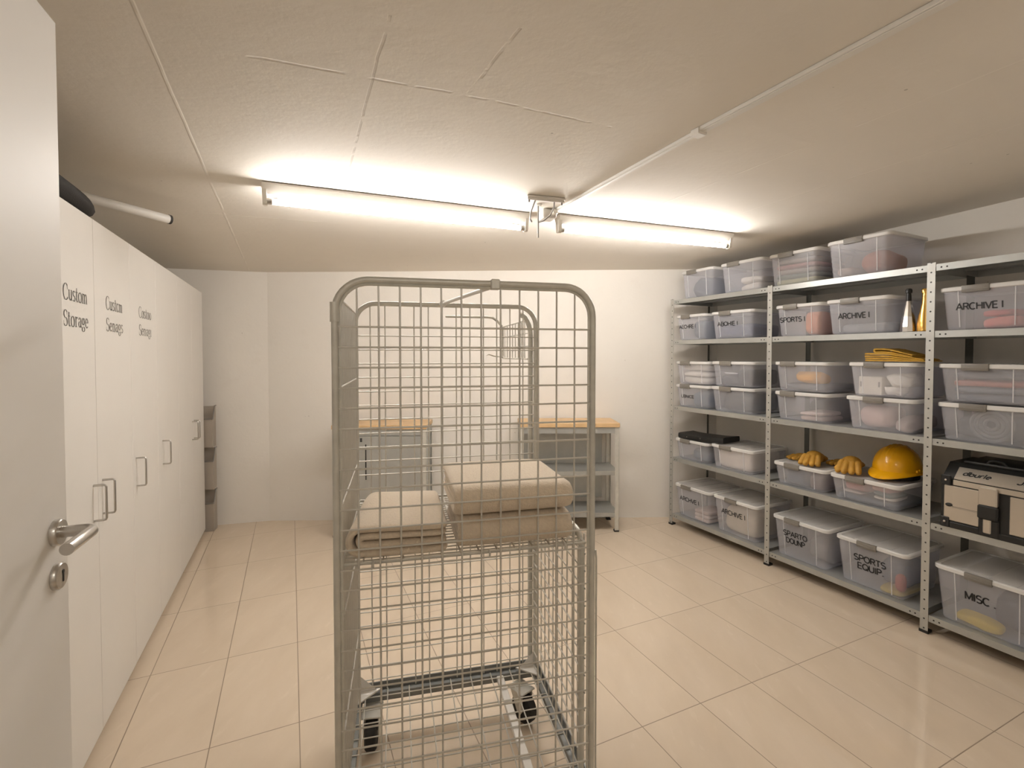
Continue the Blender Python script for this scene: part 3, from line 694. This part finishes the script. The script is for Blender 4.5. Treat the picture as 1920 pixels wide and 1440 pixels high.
lump('D4',.0,1,.0,.95,F0,.035,'#54616C','folded_cloth','dark teal-blue cloth at the bottom of the box under the hard hat','cloth',e=.3,nz=.006,seed=51)
lump('D4',.1,.45,.0,.4,F0+.037,.015,'#CFC8BE','folded_cloth','off-white folded cloth at the left under the pink one','cloth',nz=.005,seed=52)
lump('D4',.12,.5,.0,.4,F0+.054,.050,'#C98C84','folded_cloth','salmon pink folded cloth at the left in the box under the hard hat','cloth',e=.6,nz=.015,seed=53)
lump('D4',.62,.95,.0,.5,F0+.037,.016,'#D8D2C4','folded_cloth','cream folded cloth at the right under the teal one','cloth',nz=.004,seed=54)
lump('D4',.6,.95,.0,.5,F0+.054,.022,'#4D6D6C','folded_cloth','teal folded cloth at the right in the box under the hard hat','cloth',nz=.004,seed=55)
lump('D4',.58,.9,.0,.5,F0+.077,.034,'#B98A80','folded_cloth','rose folded cloth on top of the teal one','cloth',nz=.006,seed=56)
for k in range(3):
    lump('E1',.5,1,.0,.6,F0+k*.0295,.029,['#CDBBAF','#D9CABF','#C7B2A8'][k],'papers','pinkish white paper bundle, '+['lowest','middle','topmost'][k]+' in the ARCHVE box','papers',e=.2,nz=.004,seed=57+k)
lump('E2',.08,.98,.05,.95,F0,.20,'#D2C5AE','folded_linen','cream linen filling the milky ARCHIVE box','linen',e=.3,seed=61)
lump('E3',.5,1,.2,.95,F0,.16,'#8E8C8B','cloth_bundle','grey cloth low in the SPARTO DOUNP box','cloth',seed=62)
lump('E4',.52,.97,.2,.9,F0+.03,.14,'#5C6A80','cloth_bundle','blue cloth at the right in the SPORTS EQUIP. box','cloth',seed=63)
lump('E4',.6,.98,.0,.9,F0,.028,'#C4AE5A','folded_cloth','yellow folded cloth beneath the blue one','cloth',nz=.005,seed=64)
lump('E4',.84,1,.02,.18,F0+.03,.10,'#B0493C','ball','red rounded item at the right end of the SPORTS EQUIP. box','ball',e=.9,nz=.004,seed=65)
lump('E5',.10,.62,.02,.30,F0,.045,'#D9BC3C','yellow_folder','flat yellow folder low in the MISC. box','folder',e=.5,nz=.012,seed=66)
lump('E5',.45,1,.35,.95,F0,.17,'#4A5060','cloth_bundle','dark blue-grey cloth in the MISC. box','cloth',seed=67)

# ------------------------------------------------------------------ things standing on the shelves / boxes
def on_shelf(s,dep,z): p=SH0+SU*s+SV*dep; return (p.x,p.y,z)
# bottles
t=thing('silver_bottle','tapered silver bottle with dark neck beside the gold one','bottle',on_shelf(1.648,.085,Z4),SR,'decorative bottles on the upper shelf')
mb=MB(); mb.lathe([(.030,0),(.036,.004),(.036,.03),(.029,.085),(.020,.135),(.0125,.17)],10); mb.build('bottle_body',M['chrome'],t)
mb=MB(); mb.lathe([(.0125,.1705),(.0115,.195),(.010,.212),(.015,.215),(.015,.232),(.010,.238),(.0,.238)],16); mb.build('bottle_neck',M['black'],t,True)
t=thing('gold_bottle','gold foil bottle standing between the silver bottle and the post','bottle',on_shelf(1.724,.085,Z4),SR,'decorative bottles on the upper shelf')
mb=MB(); mb.lathe([(.028,0),(.034,.004),(.034,.04),(.030,.075),(.022,.12),(.0165,.15),(.0145,.205)],20); mb.build('bottle_body',M['gold'],t,True)
mb=MB(); mb.lathe([(.0145,.2055),(.018,.207),(.018,.226),(.014,.231),(.0,.231)],16); mb.build('bottle_cap',M['gold'],t,True)

# ribbon = folded sheet: path in a plane, thickness, extruded
def ribbon(path,th,y0,y1,axis='x',ny=8,wob=.003,seed=0,taper=None):
    P=[Vector(p) for p in path]; n=len(P); off=[]
    for i in range(n):
        d=(P[min(i+1,n-1)]-P[max(i-1,0)]); d.normalize(); off.append(Vector((-d.y,d.x)))
    loop=[P[i]+off[i]*th/2 for i in range(n)]+[P[i]-off[i]*th/2 for i in reversed(range(n))]
    rings=[]
    for j in range(ny+1):
        f=j/ny; y=y0+(y1-y0)*f; k=1-(.22 if j in(0,ny) else 0)*0
        ring=[]
        for q in loop:
            a=Vector((q.x,y,q.y)) if axis=='x' else Vector((y,q.x,q.y))
            nz=noise.noise_vector(a*7+Vector((seed,0,0)))*wob; a+=Vector((nz.x,nz.y,nz.z*.5))
            if taper: a=taper(a,f)
            ring.append(a)
        rings.append(ring)
    mb=MB(); mb.rings(rings,0,False,False); N_=2*n
    for base,flip in ((0,False),(ny*N_,True)):
        for i in range(n-1):
            q=(base+i,base+i+1,base+N_-2-i,base+N_-1-i); mb.f.append(q[::-1] if flip else q); mb.m.append(0)
    return mb
def u_fold(x_open,x_fold,zlo,zhi,n=8,sag=0):
    """U lying on its side: open end at x_open, fold at x_fold"""
    r=(zhi-zlo)/2; s=1 if x_fold>x_open else -1; cx=x_fold-s*r
    P=[(x_open+(cx-x_open)*i/5,zlo) for i in range(6)]
    P+=[(cx+s*r*sin(pi*i/n),(zlo+zhi)/2-r*cos(pi*i/n)) for i in range(1,n)]
    P+=[(cx+(x_open-cx)*i/5,zhi) for i in range(6)]
    return P

# folded mustard canvas on the box with the carton
zt=1.4145
t=thing('folded_canvas','folded mustard yellow canvas lying on the box with the small carton','cloth',on_shelf(1.585,.13,zt),SR)
def tp_(a,f):
    k=min(1,max(0,(a.x+.02)/.17)); a.z=.0015+(a.z-.0015)*(1-.72*k); return a
mb=ribbon(u_fold(-.125,.16,.006,.018),.009,-.09,.09,'x',6,.002,1,tp_); mb.build('lower_fold',M['ycloth'],t,True,60)
mb=ribbon(u_fold(-.130,.15,.030,.044),.009,-.085,.085,'x',6,.002,2,tp_); mb.build('middle_fold',M['ycloth'],t,True,60)
mb=ribbon(u_fold(.10,-.085,.054,.070),.009,-.08,.08,'x',6,.002,3,tp_); mb.build('upper_fold',M['ycloth'],t,True,60)

# flat black case on the low left boxes
t=thing('black_flat_case','flat glossy black case with two studs on the low left box','case',on_shelf(.245,.13,.7597),SR+radians(4)); t.rotation_euler=(0,-.0333,SR+radians(4))
mb=MB(); rg=[]; 
for i in range(21):
    a=-1+2*i/20; x=a*.215; up=.022*max(0,abs(a)-.45)**1.5; y0=-.115+.03*abs(a)**2; 
    zt_=.034+up*.9; zb_=.001+up*.2
    rg.append([(x,y0,zb_),(x,y0-.004,(zb_+zt_)/2),(x,y0,zt_),(x,y0+.02,zt_+.003),(x,.10,zt_+.003),(x,.115,zt_),(x,.118,(zb_+zt_)/2),(x,.115,zb_)])
mb.rings(rg); mb.build('case_shell',M['black'],t,True,50)
for x in (-.10,.03):
    mb=MB(); mb.lathe([(.004,0),(.004,.003),(.0,.004)],12,M=Matrix.Translation((x,-.118,.022))@R90); mb.build('stud',M['chrome'],t,True)

# work gloves
def glove(label,loc,rz,sc,h0,thumb=1,droop=1.0):
    """work glove lying palm down: knuckles raised, four fingers reaching the surface, fingers towards +x, cuff behind"""
    t=thing('work_glove',label,'glove',loc,rz,'yellow work gloves on the low boxes')
    mb=MB(); rings=[]
    for i in range(12):
        f=i/11; x=-.060+.115*f; w=.034+.016*sin(pi*min(1,.15+f*.8)); top=h0*(.62+.38*sin(pi*min(1,.12+f*.75)))
        rings.append([(x,w*cos(2*pi*k/20),max(.0015,top*.5+top*.5*(abs(sin(2*pi*k/20))**.8)*math.copysign(1,sin(2*pi*k/20)))) for k in range(20)])
    mb.rings(rings)
    for k,(ln,y) in enumerate([(.070,-.0385),(.084,-.0135),(.080,.0125),(.064,.0375)]):
        a=y*5.2; P=[];R_=[]
        for i in range(9):
            f=i/8; d=ln*f; top=h0*.80*(1-f**1.5*droop*.80)
            P.append((.036+d*cos(a),y+d*sin(a),max(.0145,top-.013))); R_.append((.0166-.0016*f)*(.70 if i==8 else 1))
        P.append((P[-1][0]+.006*cos(a),P[-1][1]+.006*sin(a),P[-1][2]-.002)); R_.append(.005)
        mb.tube(P,R_,12)
    P=[];R_=[]
    for i in range(7):
        f=i/6; P.append((-.020+.066*f,thumb*(.034+.032*sin(f*2.0)),max(.0165,h0*.45*(1-f)))); R_.append((.0165-.003*f)*(.6 if i==6 else 1))
    mb.tube(P,R_,12)
    mb.v=[tuple(c_*sc for c_ in v_) for v_ in mb.v]
    o=mb.build('glove_hand',M['glove'],t,True,180)
    rm=o.modifiers.new('fuse','REMESH'); rm.mode='VOXEL'; rm.voxel_size=.0024; rm.use_smooth_shade=True
    sm=o.modifiers.new('soft','SMOOTH'); sm.iterations=2; sm.factor=.5
    mb=MB(); rings=[]
    for i in range(9):                                    # flared, slightly creased cuff
        f=i/8; x=(-.056-.062*f)*sc; w=(.037+.013*f)*sc; top=h0*(.66+.10*sin(f*5))*sc
        rings.append([(x,w*cos(2*pi*k/22)*(1+.03*sin(5*2*pi*k/22+i)),max(.0012,top*.5+top*.5*sin(2*pi*k/22)*(1+.10*sin(4*2*pi*k/22+i*.8)))) for k in range(22)])
    mb.rings(rings); mb.build('cuff',M['glove'],t,True,60)
    return t
zg=.7330
glove('small yellow work glove at the left end of the low box',on_shelf(.972,.225,zg),radians(196),.78,.052,1)
glove('yellow work glove in the middle of the left cluster, fingers drooping over the front edge',on_shelf(1.105,.150,zg),radians(222),1.0,.088,-1)
glove('yellow work glove lying low between the left cluster and the big single glove',on_shelf(1.185,.300,zg),radians(212),.80,.042,1)
glove('largest yellow work glove right beside the hard hat, four fingers spread',on_shelf(1.335,.150,zg),radians(226),1.05,.092,-1)

# hard hat
t=thing('hard_hat','yellow hard hat with peak lying on the low box','helmet',on_shelf(1.530,.255,zg),radians(203)); t.scale=(1.08,1.08,1.09)
def hat_pt(th,f):
    """f 0 rim .. 1 crown; th 0 = front"""
    a=f*pi/2; x=.124*cos(th)*cos(a)**.85; y=.106*sin(th)*cos(a)**.85; z=.040+.132*sin(a)**.92
    if f>.25:
        for yy in (-.022,0,.022):
            z+=.006*math.exp(-((y-yy)/.006)**2)*min(1,(f-.25)*4)*(1 if abs(x)<.10 else .3)
    return (x,y,z)
mb=MB(); NR=96
mb.rings([[hat_pt(2*pi*k/NR,f) for k in range(NR)] for f in [0,.05,.1,.16,.22,.3,.38,.46,.54,.62,.7,.78,.85,.91,.96,.99]],0,False,True)
mb.build('shell',M['helmet'],t,True,60)
mb=MB(); 
def brim(k,o,dz):
    th=2*pi*k/NR; fr=max(0,cos(th))**2.2; ext=(.006+.050*fr)*o
    x=(.124+ext)*cos(th); y=(.106+(.008+.010*fr)*o)*sin(th); z=.040-.024*fr*o+dz-.004*o
    return (x,y,z)
mb.rings([[brim(k,0,.004) for k in range(NR)],[brim(k,.5,.003) for k in range(NR)],[brim(k,1,.001) for k in range(NR)],[brim(k,1,-.003) for k in range(NR)],[brim(k,0,-.002) for k in range(NR)]],0,False,False)
mb.build('peak_brim',M['helmet'],t,True,60)
mb=MB(); mb.rbox(-.03,.03,.099,.112,.046,.060,.003,1); mb.rbox(.0,.018,.108,.116,.048,.064,.002,1); mb.build('side_slot',M['helmet'],t,True)
mb=MB()
mb.rings([[(.112*cos(2*pi*k/24),.094*sin(2*pi*k/24),z) for k in range(24)] for z in (.002,.052)],0,False,False)
mb.build('inner_harness',M['blackcloth'],t)

# aluminium top case
t=thing('aluminium_top_case','aluminium top case with black edges and latch on the fourth shelf','case',on_shelf(1.842,.004,Z2),SR)
W,D,H,HL=.47,.36,.318,.232
mb=MB()
prof=[(0,0),(D,0),(D,H-.02),(D-.03,H),(.085,H),(.0,HL+.008),(0,0)][:-1]
ME=Matrix(((0,0,1,0),(1,0,0,0),(0,1,0,0),(0,0,0,1)))       # (y,z)->profile, extruded along x
mb.prism(prof,.0,W,M=ME); mb.build('case_core',M['black'],t)
def slab(name,x0,x1,z0,z1,matl,th=.004,y=0,b=.003):
    m_=MB(); m_.rbox(x0,x1,y-th,y+.002,z0,z1,b,1); return m_.build(name,matl,t)
slab('front_panel',.012,.150,.036,.212,M['alu']); slab('front_panel',.255,.458,.036,.212,M['alu'])
slab('corner_guard',.0,.036,.0,.052,M['black'],.008); slab('corner_guard',.434,.47,.0,.052,M['black'],.008)
slab('corner_guard',.0,.040,.215,.262,M['black'],.008); slab('corner_guard',.430,.47,.215,.262,M['black'],.008)
slab('bottom_edge',.036,.434,.0,.030,M['black'],.006)
for x,z in ((.018,.028),(.452,.028),(.020,.238),(.450,.238)):
    m_=MB(); m_.lathe([(.005,0),(.005,.0018),(.0,.003)],12,M=Matrix.Translation((x,-.008,z))@R90); m_.build('rivet',M['chrome'],t,True)
# sloping lid plate with dark lettering
ang=atan2(H-(HL+.008),.085)
Mt=Matrix.Translation((0,-.0015,HL+.010))@Matrix.Rotation(ang,4,'X')
mb=MB(); mb.rbox(.048,.425,.006,.085,-.001,.004,.0015,1,M=Mt); lp=mb.build('lid_plate',M['alu'],t)
mb=MB(); mb.rbox(.048,.425,-.005,.0,HL-.014,HL+.0115,.0015,1); mb.build('lid_edge_plate',M['alu'],t)
b=font_mesh([('dburle',.105,.125)],0,(.04,.026),.11); b2=font_mesh([('JJRB:',.115,.325)],0,(.04,.026),.12)
for bb in (b,b2):
    # thick slanted dark characters
    bb.v=[(x+(y*.25),y,z) for x,y,z in bb.v]
    o=bb.build('lid_lettering',M['print'],lp); o.matrix_local=Mt@Matrix.Translation((0,.036,.0046))
# latch
slab('latch_plate',.150,.218,.150,.236,M['alu'],.022,b=.004)
slab('latch_lever',.148,.222,.085,.152,M['black'],.026,b=.006)
slab('latch_base',.148,.222,.004,.086,M['black'],.012,b=.006)
slab('latch_tongue',.166,.196,.018,.090,M['alu'],.016,b=.004)
m_=MB(); m_.lathe([(.014,0),(.014,.004),(.009,.006),(0,.006)],20,M=Matrix.Translation((.034,-.004,.115))@Matrix.Scale(.62,4,(0,0,1))@R90); m_.build('badge',M['black'],t,True)
m_=MB(); m_.box(.046,.148,-.0052,-.004,.1085,.1105); m_.box(.046,.148,-.0052,-.004,.104,.1050); m_.build('pressed_line',M['grey_clip'],t)
m_=MB(); m_.rbox(.05,.42,.09,.33,H-.002,H+.016,.008,2); m_.build('lid_cushion',M['black'],t,True)
m_=MB(); m_.tube([(.14,.10,H+.014),(.15,.10,H+.028),(.175,.10,H+.032),(.20,.10,H+.028),(.21,.10,H+.014)],.006,8); m_.build('carry_handle',M['black'],t,True)

# ------------------------------------------------------------------ workbenches at the back wall
def bench(name,label,x0,y0,w,dep,top,rz,shelves,panel,cupboard=None):
    t=thing(name,label,'workbench',(x0,y0,0),rz)
    mb=MB(); mb.rbox(-.004,w+.004,-.012,dep,top-.034,top,.003,1); mb.build('worktop',M['wood'],t)
    zt=top-.035
    for x in (0,w-.034):
        for y in (0,dep-.036):
            mb=MB(); sx_=1 if x==0 else -1; xa=x if sx_==1 else x+.032; fy=y if y==0 else y+.034
            mb.box(x,x+.034,fy,fy+.002,.012,zt); mb.box(xa,xa+.002,y,y+.034,.012,zt)
            l=mb.build('leg',M['zinc'],t)
            f=MB(); f.box(x-.002,x+.036,y-.002,y+.037,0,.013); f.build('foot_cap',M['rubber'],l)
    mb=MB(); mb.box(.003,w-.003,.003,.005,zt-.05,zt); mb.box(.003,.005,.005,dep-.04,zt-.05,zt); mb.box(w-.005,w-.003,.005,dep-.04,zt-.05,zt); mb.build('apron',M['shelfm'],t)
    for z in shelves:
        mb=MB(); mb.box(.005,w-.005,.005,dep-.004,z-.0015,z); mb.box(.004,w-.004,.003,.0048,z-.034,z); mb.box(.004,w-.004,dep-.005,dep-.0035,z-.034,z)
        mb.build('shelf',M['shelfm'],t)
    if panel: mb=MB(); mb.box(.036,w-.075,dep-.012,dep-.010,panel,zt-.002); mb.build('back_panel',M['shelfm'],t)
    if cupboard:
        a,b,z0=cupboard; mb=MB(); mb.box(a,b,.012,dep-.02,z0,zt-.052); mb.build('cupboard_body',M['shelfm'],t)
        d=MB(); d.rbox(a+.003,b-.003,.001,.011,z0+.003,zt-.056,.002,1); d=d.build('cupboard_door',M['shelfm'],t)
        h=MB(); h.box(a+.06,a+.068,-.004,.001,z0+.30,zt-.12); h.build('slot_handle',M['rubber'],d)
        mb=MB(); mb.box(a+.02,a+.035,-.003,.0012,zt-.10,zt-.07); mb.build('lock',M['rubber'],d)
    return t
rb_=radians(1.5)
bench('workbench','workbench with wooden top and two steel shelves right of the cage trolley',.062,3.900,.815,.325,.897,rb_,(.502,.158),.20)
bench('workbench','workbench with wooden top and grey cupboard left behind the cage trolley',-1.425,3.800,.742,.340,.897,rb_,(.12,),None,(.20,.735,.16))

# ------------------------------------------------------------------ wire cage trolley
K=.93; CW,CDp=.7015,.5945; FLx,FLy=-.4509,1.2268; CR_=.231; TOP=1.645; ZB=.167
cage=thing('cage_trolley','tall wire mesh roll cage trolley in the middle of the room','trolley',(FLx,FLy,0),CR_)
def uframe(y,r,top,rc,zb):
    P=[(0,y,zb),(0,y,top-rc)]
    P+=[(rc-rc*cos(radians(a)),y,top-rc+rc*sin(radians(a))) for a in range(10,91,10)]
    P+=[(CW-rc+rc*sin(radians(a)),y,top-rc+rc*cos(radians(a))) for a in range(0,91,10)]
    P+=[(CW,y,zb)]
    m_=MB(); m_.tube(P,r,14); return m_
ff=uframe(0,.0088,TOP,.085,ZB-.02).build('front_frame',M['zinc'],cage,True)
bf=uframe(CDp,.0092,TOP,.075,ZB-.02).build('rear_frame',M['zinc'],cage,True)
mb=MB()                                                  # slimmer inner tube that carries the front mesh
rc=.0735; y=.001; x0,x1=.0115,CW-.0115; tz=TOP-.0115
P=[(x0,y,ZB),(x0,y,tz-rc)]+[(x0+rc-rc*cos(radians(a)),y,tz-rc+rc*sin(radians(a))) for a in range(10,91,10)]+[(x1-rc+rc*sin(radians(a)),y,tz-rc+rc*cos(radians(a))) for a in range(0,91,10)]+[(x1,y,ZB)]
mb.tube(P,.0042,8); mb.build('front_inner_frame',M['zinc'],cage,True)
NX=13; rw=.0026
def zmesh(x): 
    e=min(x,CW-x); rc=.085
    return TOP-.008 if e>rc else TOP-rc+math.sqrt(max(0,rc*rc-(rc-e)**2))-.006
ZR=[1.523-.0525*i for i in range(26)]
def wire_panel(y,r,name):
    m_=MB()
    for i in range(1,NX): x=CW*i/NX; m_.tube([(x,y,ZB),(x,y,zmesh(x))],r,6)
    for z in ZR: m_.tube([(.008,y-2*r*.9,z),(CW-.008,y-2*r*.9,z)],r,6)
    return m_.build(name,M['wire'],cage,True)
wire_panel(.003,rw,'front_wire_panel'); wire_panel(CDp-.003,.0024,'rear_wire_panel')
mb=MB()                                                  # left side: full height
for i in range(1,26): mb.tube([(.004,CDp*i/26,ZB),(.004,CDp*i/26,1.60)],.0024,6)
for z in ZR[3::6]+[1.60]: mb.tube([(.008,.008,z),(.008,CDp-.008,z)],.0024,6)
mb.build('left_wire_panel',M['wire'],cage,True)
mb=MB(); xr=CW-.004                                      # right side: half height drop panel
for i in range(1,12): mb.tube([(xr,CDp*i/12,ZB),(xr,CDp*i/12,.915)],.0024,6)
for i,z in enumerate([.178+.0525*k for k in range(14)]): mb.tube([(xr-.004,.03,z),(xr-.004,CDp-.008,z)],.0024,6)
mb.build('right_wire_panel',M['wire'],cage,True)
mb=MB(); P=[(xr-.012,.040,ZB),(xr-.012,.040,.86)]+[(xr-.012,.040+.05-.05*cos(radians(a)),.87+.05*sin(radians(a))) for a in range(0,91,15)]+[(xr-.012,CDp-.02,.925)]
mb.tube(P,.0085,10); mb.build('right_panel_frame',M['zinc'],cage,True)
# middle shelf
ZS=.903
mb=MB()
for i in range(14): x=.012+(CW-.03)*i/13; mb.tube([(x,.012,ZS),(x,CDp-.012,ZS)],.0024,6)
for i in range(25): y=.014+(CDp-.028)*i/24; mb.tube([(.012,y,ZS-.004),(CW-.014,y,ZS-.004)],.0022,6)
mb.build('shelf_grid',M['wire'],cage,True)
mb=MB(); mb.tube([(.012,.012,ZS),(CW-.016,.012,ZS),(CW-.016,CDp-.012,ZS),(.012,CDp-.012,ZS)],.0036,8,closed=True); mb.build('shelf_rim',M['zinc'],cage,True)
for x in (.09,.40,.62):
    mb=MB(); mb.tube([(x,.012,ZS),(x,.004,ZS+.008),(x,-.003,ZS+.002),(x,.0,ZS-.008)],.003,6); mb.build('shelf_hook',M['wire'],cage,True)
# base
zb=ZB-.002
for nm,a,b in (('base_rail',(-.012,CW+.012,-.014,.016),0),('base_rail',(-.012,CW+.012,CDp-.016,CDp+.014),0)):
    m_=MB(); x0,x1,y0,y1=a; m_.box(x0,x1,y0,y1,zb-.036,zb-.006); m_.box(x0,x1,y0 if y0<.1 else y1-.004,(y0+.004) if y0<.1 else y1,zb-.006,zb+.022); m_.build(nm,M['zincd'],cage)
for x in (-.012,CW-.018):
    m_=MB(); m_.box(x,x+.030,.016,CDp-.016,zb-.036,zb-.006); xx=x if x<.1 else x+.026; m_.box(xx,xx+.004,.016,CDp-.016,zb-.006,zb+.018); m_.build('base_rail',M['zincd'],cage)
m_=MB(); m_.rbox(.535,.562,.0165,CDp-.0165,zb-.026,zb-.008,.002,1); m_.build('base_crossbar',M['white_plastic'],cage)
mb=MB()
for i in range(9): x=.03+(CW-.06)*i/8; mb.tube([(x,.004,zb),(x,CDp-.004,zb)],.0024,6)
for i in range(9): y=.035+(CDp-.07)*i/8; mb.tube([(.004,y,zb-.004),(CW-.004,y,zb-.004)],.0024,6)
mb.build('base_grid',M['wire'],cage,True)
for x,y,sx_,sy_ in ((0,0,1,1),(CW,0,-1,1),(0,CDp,1,-1),(CW,CDp,-1,-1)):
    m_=MB(); m_.prism([(x+sx_*.006,y+sy_*.006),(x+sx_*.085,y+sy_*.006),(x+sx_*.006,y+sy_*.075)],zb+.003,zb+.008)
    m_.add([(x+sx_*.012,y+sy_*.012,zb+.008),(x+sx_*.07,y+sy_*.012,zb+.008),(x+sx_*.012,y+sy_*.012,zb+.065)],[(0,1,2)]); m_.build('corner_gusset',M['white_plastic'],cage)
def caster(x,y,ang):
    Mx=Matrix.Translation((x,y,0))@Matrix.Rotation(ang,4,'Z')
    m_=MB(); m_.rbox(-.042,.042,-.036,.036,.122,.129,.002,1,M=Mx)
    for s in (-1,1):
        m_.prism([(-.034,.122),(.034,.122),(.038,.060),(.024,.040),(.006,.048)],s*.027-.002,s*.027+.002,M=Mx@Matrix(((1,0,0,0),(0,0,1,0),(0,1,0,0),(0,0,0,1))))
    br=m_.build('caster_fork',M['zinc'],cage)
    w=MB(); w.lathe([(.022,-.020),(.050,-.020),(.056,-.014),(.056,.014),(.050,.020),(.022,.020)],32,M=Mx@Matrix.Translation((.018,0,.0563))@R90); w.build('caster_wheel',M['rubber'],br,True)
    h=MB(); h.lathe([(.014,-.0285),(.014,.0285)],14,M=Mx@Matrix.Translation((.018,0,.0563))@R90); h.build('caster_hub',M['steel'],br,True)
caster(.055,CDp-.055,radians(-95)); caster(CW-.075,CDp-.060,radians(-62)); caster(.055,.055,radians(-80)); caster(CW-.055,.055,radians(-70))
# collars and brace
mb=MB(); mb.tube([(0,0,1.535),(0,0,1.585)],.0118,14); mb.build('post_collar',M['zinc'],cage,True)
xb=.415
mb=MB(); mb.rbox(xb-.013,xb+.013,-.012,.012,TOP-.016,TOP+.012,.003,1); mb.build('brace_clamp',M['zinc'],cage)
mb=MB(); mb.tube([(xb-.005,.012,TOP-.006),(.325,CDp-.014,TOP+.004)],[.0065,.0062],10); mb.build('brace_bar',M['white_plastic'],cage,True)
mb=MB(); mb.lathe([(.0,-.012),(.012,-.010),(.014,0),(.012,.010),(.0,.012)],14,M=Matrix.Translation((.325,CDp-.018,TOP+.004))@R90); mb.build('brace_end',M['white_plastic'],cage,True)
mb=MB(); mb.tube([(CW+.0125,-.004,ZB),(CW+.0125,-.004,.86),(CW+.010,-.004,.885)],.003,8); mb.build('hinge_rod',M['zinc'],cage,True)
# rear gate swung out behind
gx=CW-.016; gy=CDp+.020
mb=MB(); P=[(gx,gy,ZB-.01),(gx,gy,1.53)]+[(gx-.045+.045*cos(radians(a)),gy,1.53+.085*sin(radians(a))) for a in range(15,91,15)]
mb.tube(P,.0105,12); gate=mb.build('rear_gate_post',M['zinc'],cage,True)
mb=MB(); far=gy+.50
mb.tube([(gx-.01,gy,1.595),(gx-.01,far,1.595)],.0035,8); mb.tube([(gx-.01,far,1.60),(gx-.01,far,1.435)],.0065,8); mb.tube([(gx-.01,gy,1.435),(gx-.01,far,1.435)],.0035,8)
for i in range(1,9): y=gy+.50*i/9; mb.tube([(gx-.01,y,1.435),(gx-.01,y,1.595)],.0022,6)
for z in (1.488,1.541): mb.tube([(gx-.01,gy,z),(gx-.01,far,z)],.0022,6)
mb.build('rear_gate_mesh',M['wire'],gate,True)
mb=MB(); mb.tube([(gx-.01,far,1.595),(gx-.035,far,1.622),(gx-.06,far,1.64),(gx-.085,far,1.643),(gx-.30,far,1.643)],.0062,8); mb.build('rear_gate_bar',M['zinc'],gate,True)
mb=MB(); mb.tube([(gx-.01,far-.02,1.44),(gx-.06,far-.02,1.447),(gx-.085,far-.02,1.455),(gx-.10,far-.02,1.447),(gx-.085,far-.02,1.439),(gx-.06,far-.02,1.447)],.004,6); mb.build('latch_hook',M['wire'],gate,True)

# ------------------------------------------------------------------ blankets on the trolley shelf
cm=Matrix.Translation((FLx,FLy,0))@Matrix.Rotation(CR_,4,'Z'); BZ=ZS+.0032
def blanket(label,lx,ly,z,rz=0):
    p=cm@Vector((lx,ly,z)); t=thing('folded_blanket',label,'blanket',p,CR_+rz,'beige fleece blankets on the trolley shelf'); return t
def soft(o):
    q=o.modifiers.new('sub','SUBSURF'); q.levels=1; q.render_levels=1; return o
# left blanket: fold runs front to back, layers visible at the front
t=blanket('folded beige fleece blanket alone on the left of the trolley shelf',.020,.022,BZ)
def tpL(a,f):
    k=min(1,max(0,a.x/.28)); a.z=.0005+a.z*(1-.10*k); 
    a.x+= .030*(f)*(1-k*1.2); a.z-=.010*max(0,f-.75)*4*(a.z/.09); return a
P=u_fold(.272,.004,.011,.079,12)
soft(ribbon(P,.020,0,.385,'x',10,.004,11,tpL).build('outer_layer',M['fleece'],t,True,180))
P=u_fold(.268,.030,.0325,.0575,10)
soft(ribbon(P,.020,.004,.375,'x',10,.003,14,tpL).build('inner_layer',M['fleece'],t,True,180))
# right pair: smooth fold faces the front
def tpR(a,f):
    a.z-=.006*max(0,(f-.8))*5*(a.z/.09); return a
t=blanket('folded beige fleece blanket, lower of the two on the right of the trolley shelf',.312,.024,BZ)
soft(ribbon(u_fold(.345,.0,.0135,.0795,6),.026,0,.342,'y',10,.003,21,tpR).build('outer_layer',M['fleece'],t,True,180))
soft(ribbon(u_fold(.34,.028,.034,.059,6),.019,.004,.336,'y',10,.002,22,tpR).build('inner_layer',M['fleece'],t,True,180))
t=blanket('folded beige fleece blanket, upper of the two on the right of the trolley shelf',.304,.022,BZ+.0945,radians(1))
soft(ribbon(u_fold(.345,-.004,.0125,.0715,12),.024,0,.350,'y',10,.004,31,tpR).build('outer_layer',M['fleece'],t,True,180))
soft(ribbon(u_fold(.34,.026,.032,.053,8),.018,.004,.344,'y',10,.003,32,tpR).build('inner_layer',M['fleece'],t,True,180))

# ------------------------------------------------------------------ camera, world, view
cam=bpy.data.cameras.new('camera'); co=bpy.data.objects.new('camera',cam); C.objects.link(co)
cam.sensor_width=36; cam.lens=903/1920*36; cam.shift_y=-(720-688.5)/1920; cam.clip_start=.02
co.location=(0,0,1.45); co.rotation_euler=(pi/2-.02475,0,0)
bpy.context.scene.camera=co
lp_=bpy.data.lights.new('corridor_fill_light','POINT'); lp_.energy=9; lp_.color=(1,.95,.88); lp_.shadow_soft_size=.14
lo=bpy.data.objects.new('corridor_fill_light',lp_); C.objects.link(lo); q=DH+E1*.46+FN*.85; lo.location=(q.x,q.y,2.12)   # unseen fill light, added behind the camera to brighten the cage front
w=bpy.data.worlds.new('world'); bpy.context.scene.world=w; w.use_nodes=True
w.node_tree.nodes['Background'].inputs['Color'].default_value=(1,.86,.70,1); w.node_tree.nodes['Background'].inputs['Strength'].default_value=.15
sc=bpy.context.scene
sc.view_settings.view_transform='Standard'; sc.view_settings.look='None'; sc.view_settings.gamma=1; sc.view_settings.use_curve_mapping=False
sc.view_settings.exposure=0
sc.cycles.transparent_max_bounces=32; sc.cycles.max_bounces=10; sc.cycles.diffuse_bounces=6
sc.cycles.use_denoising=True
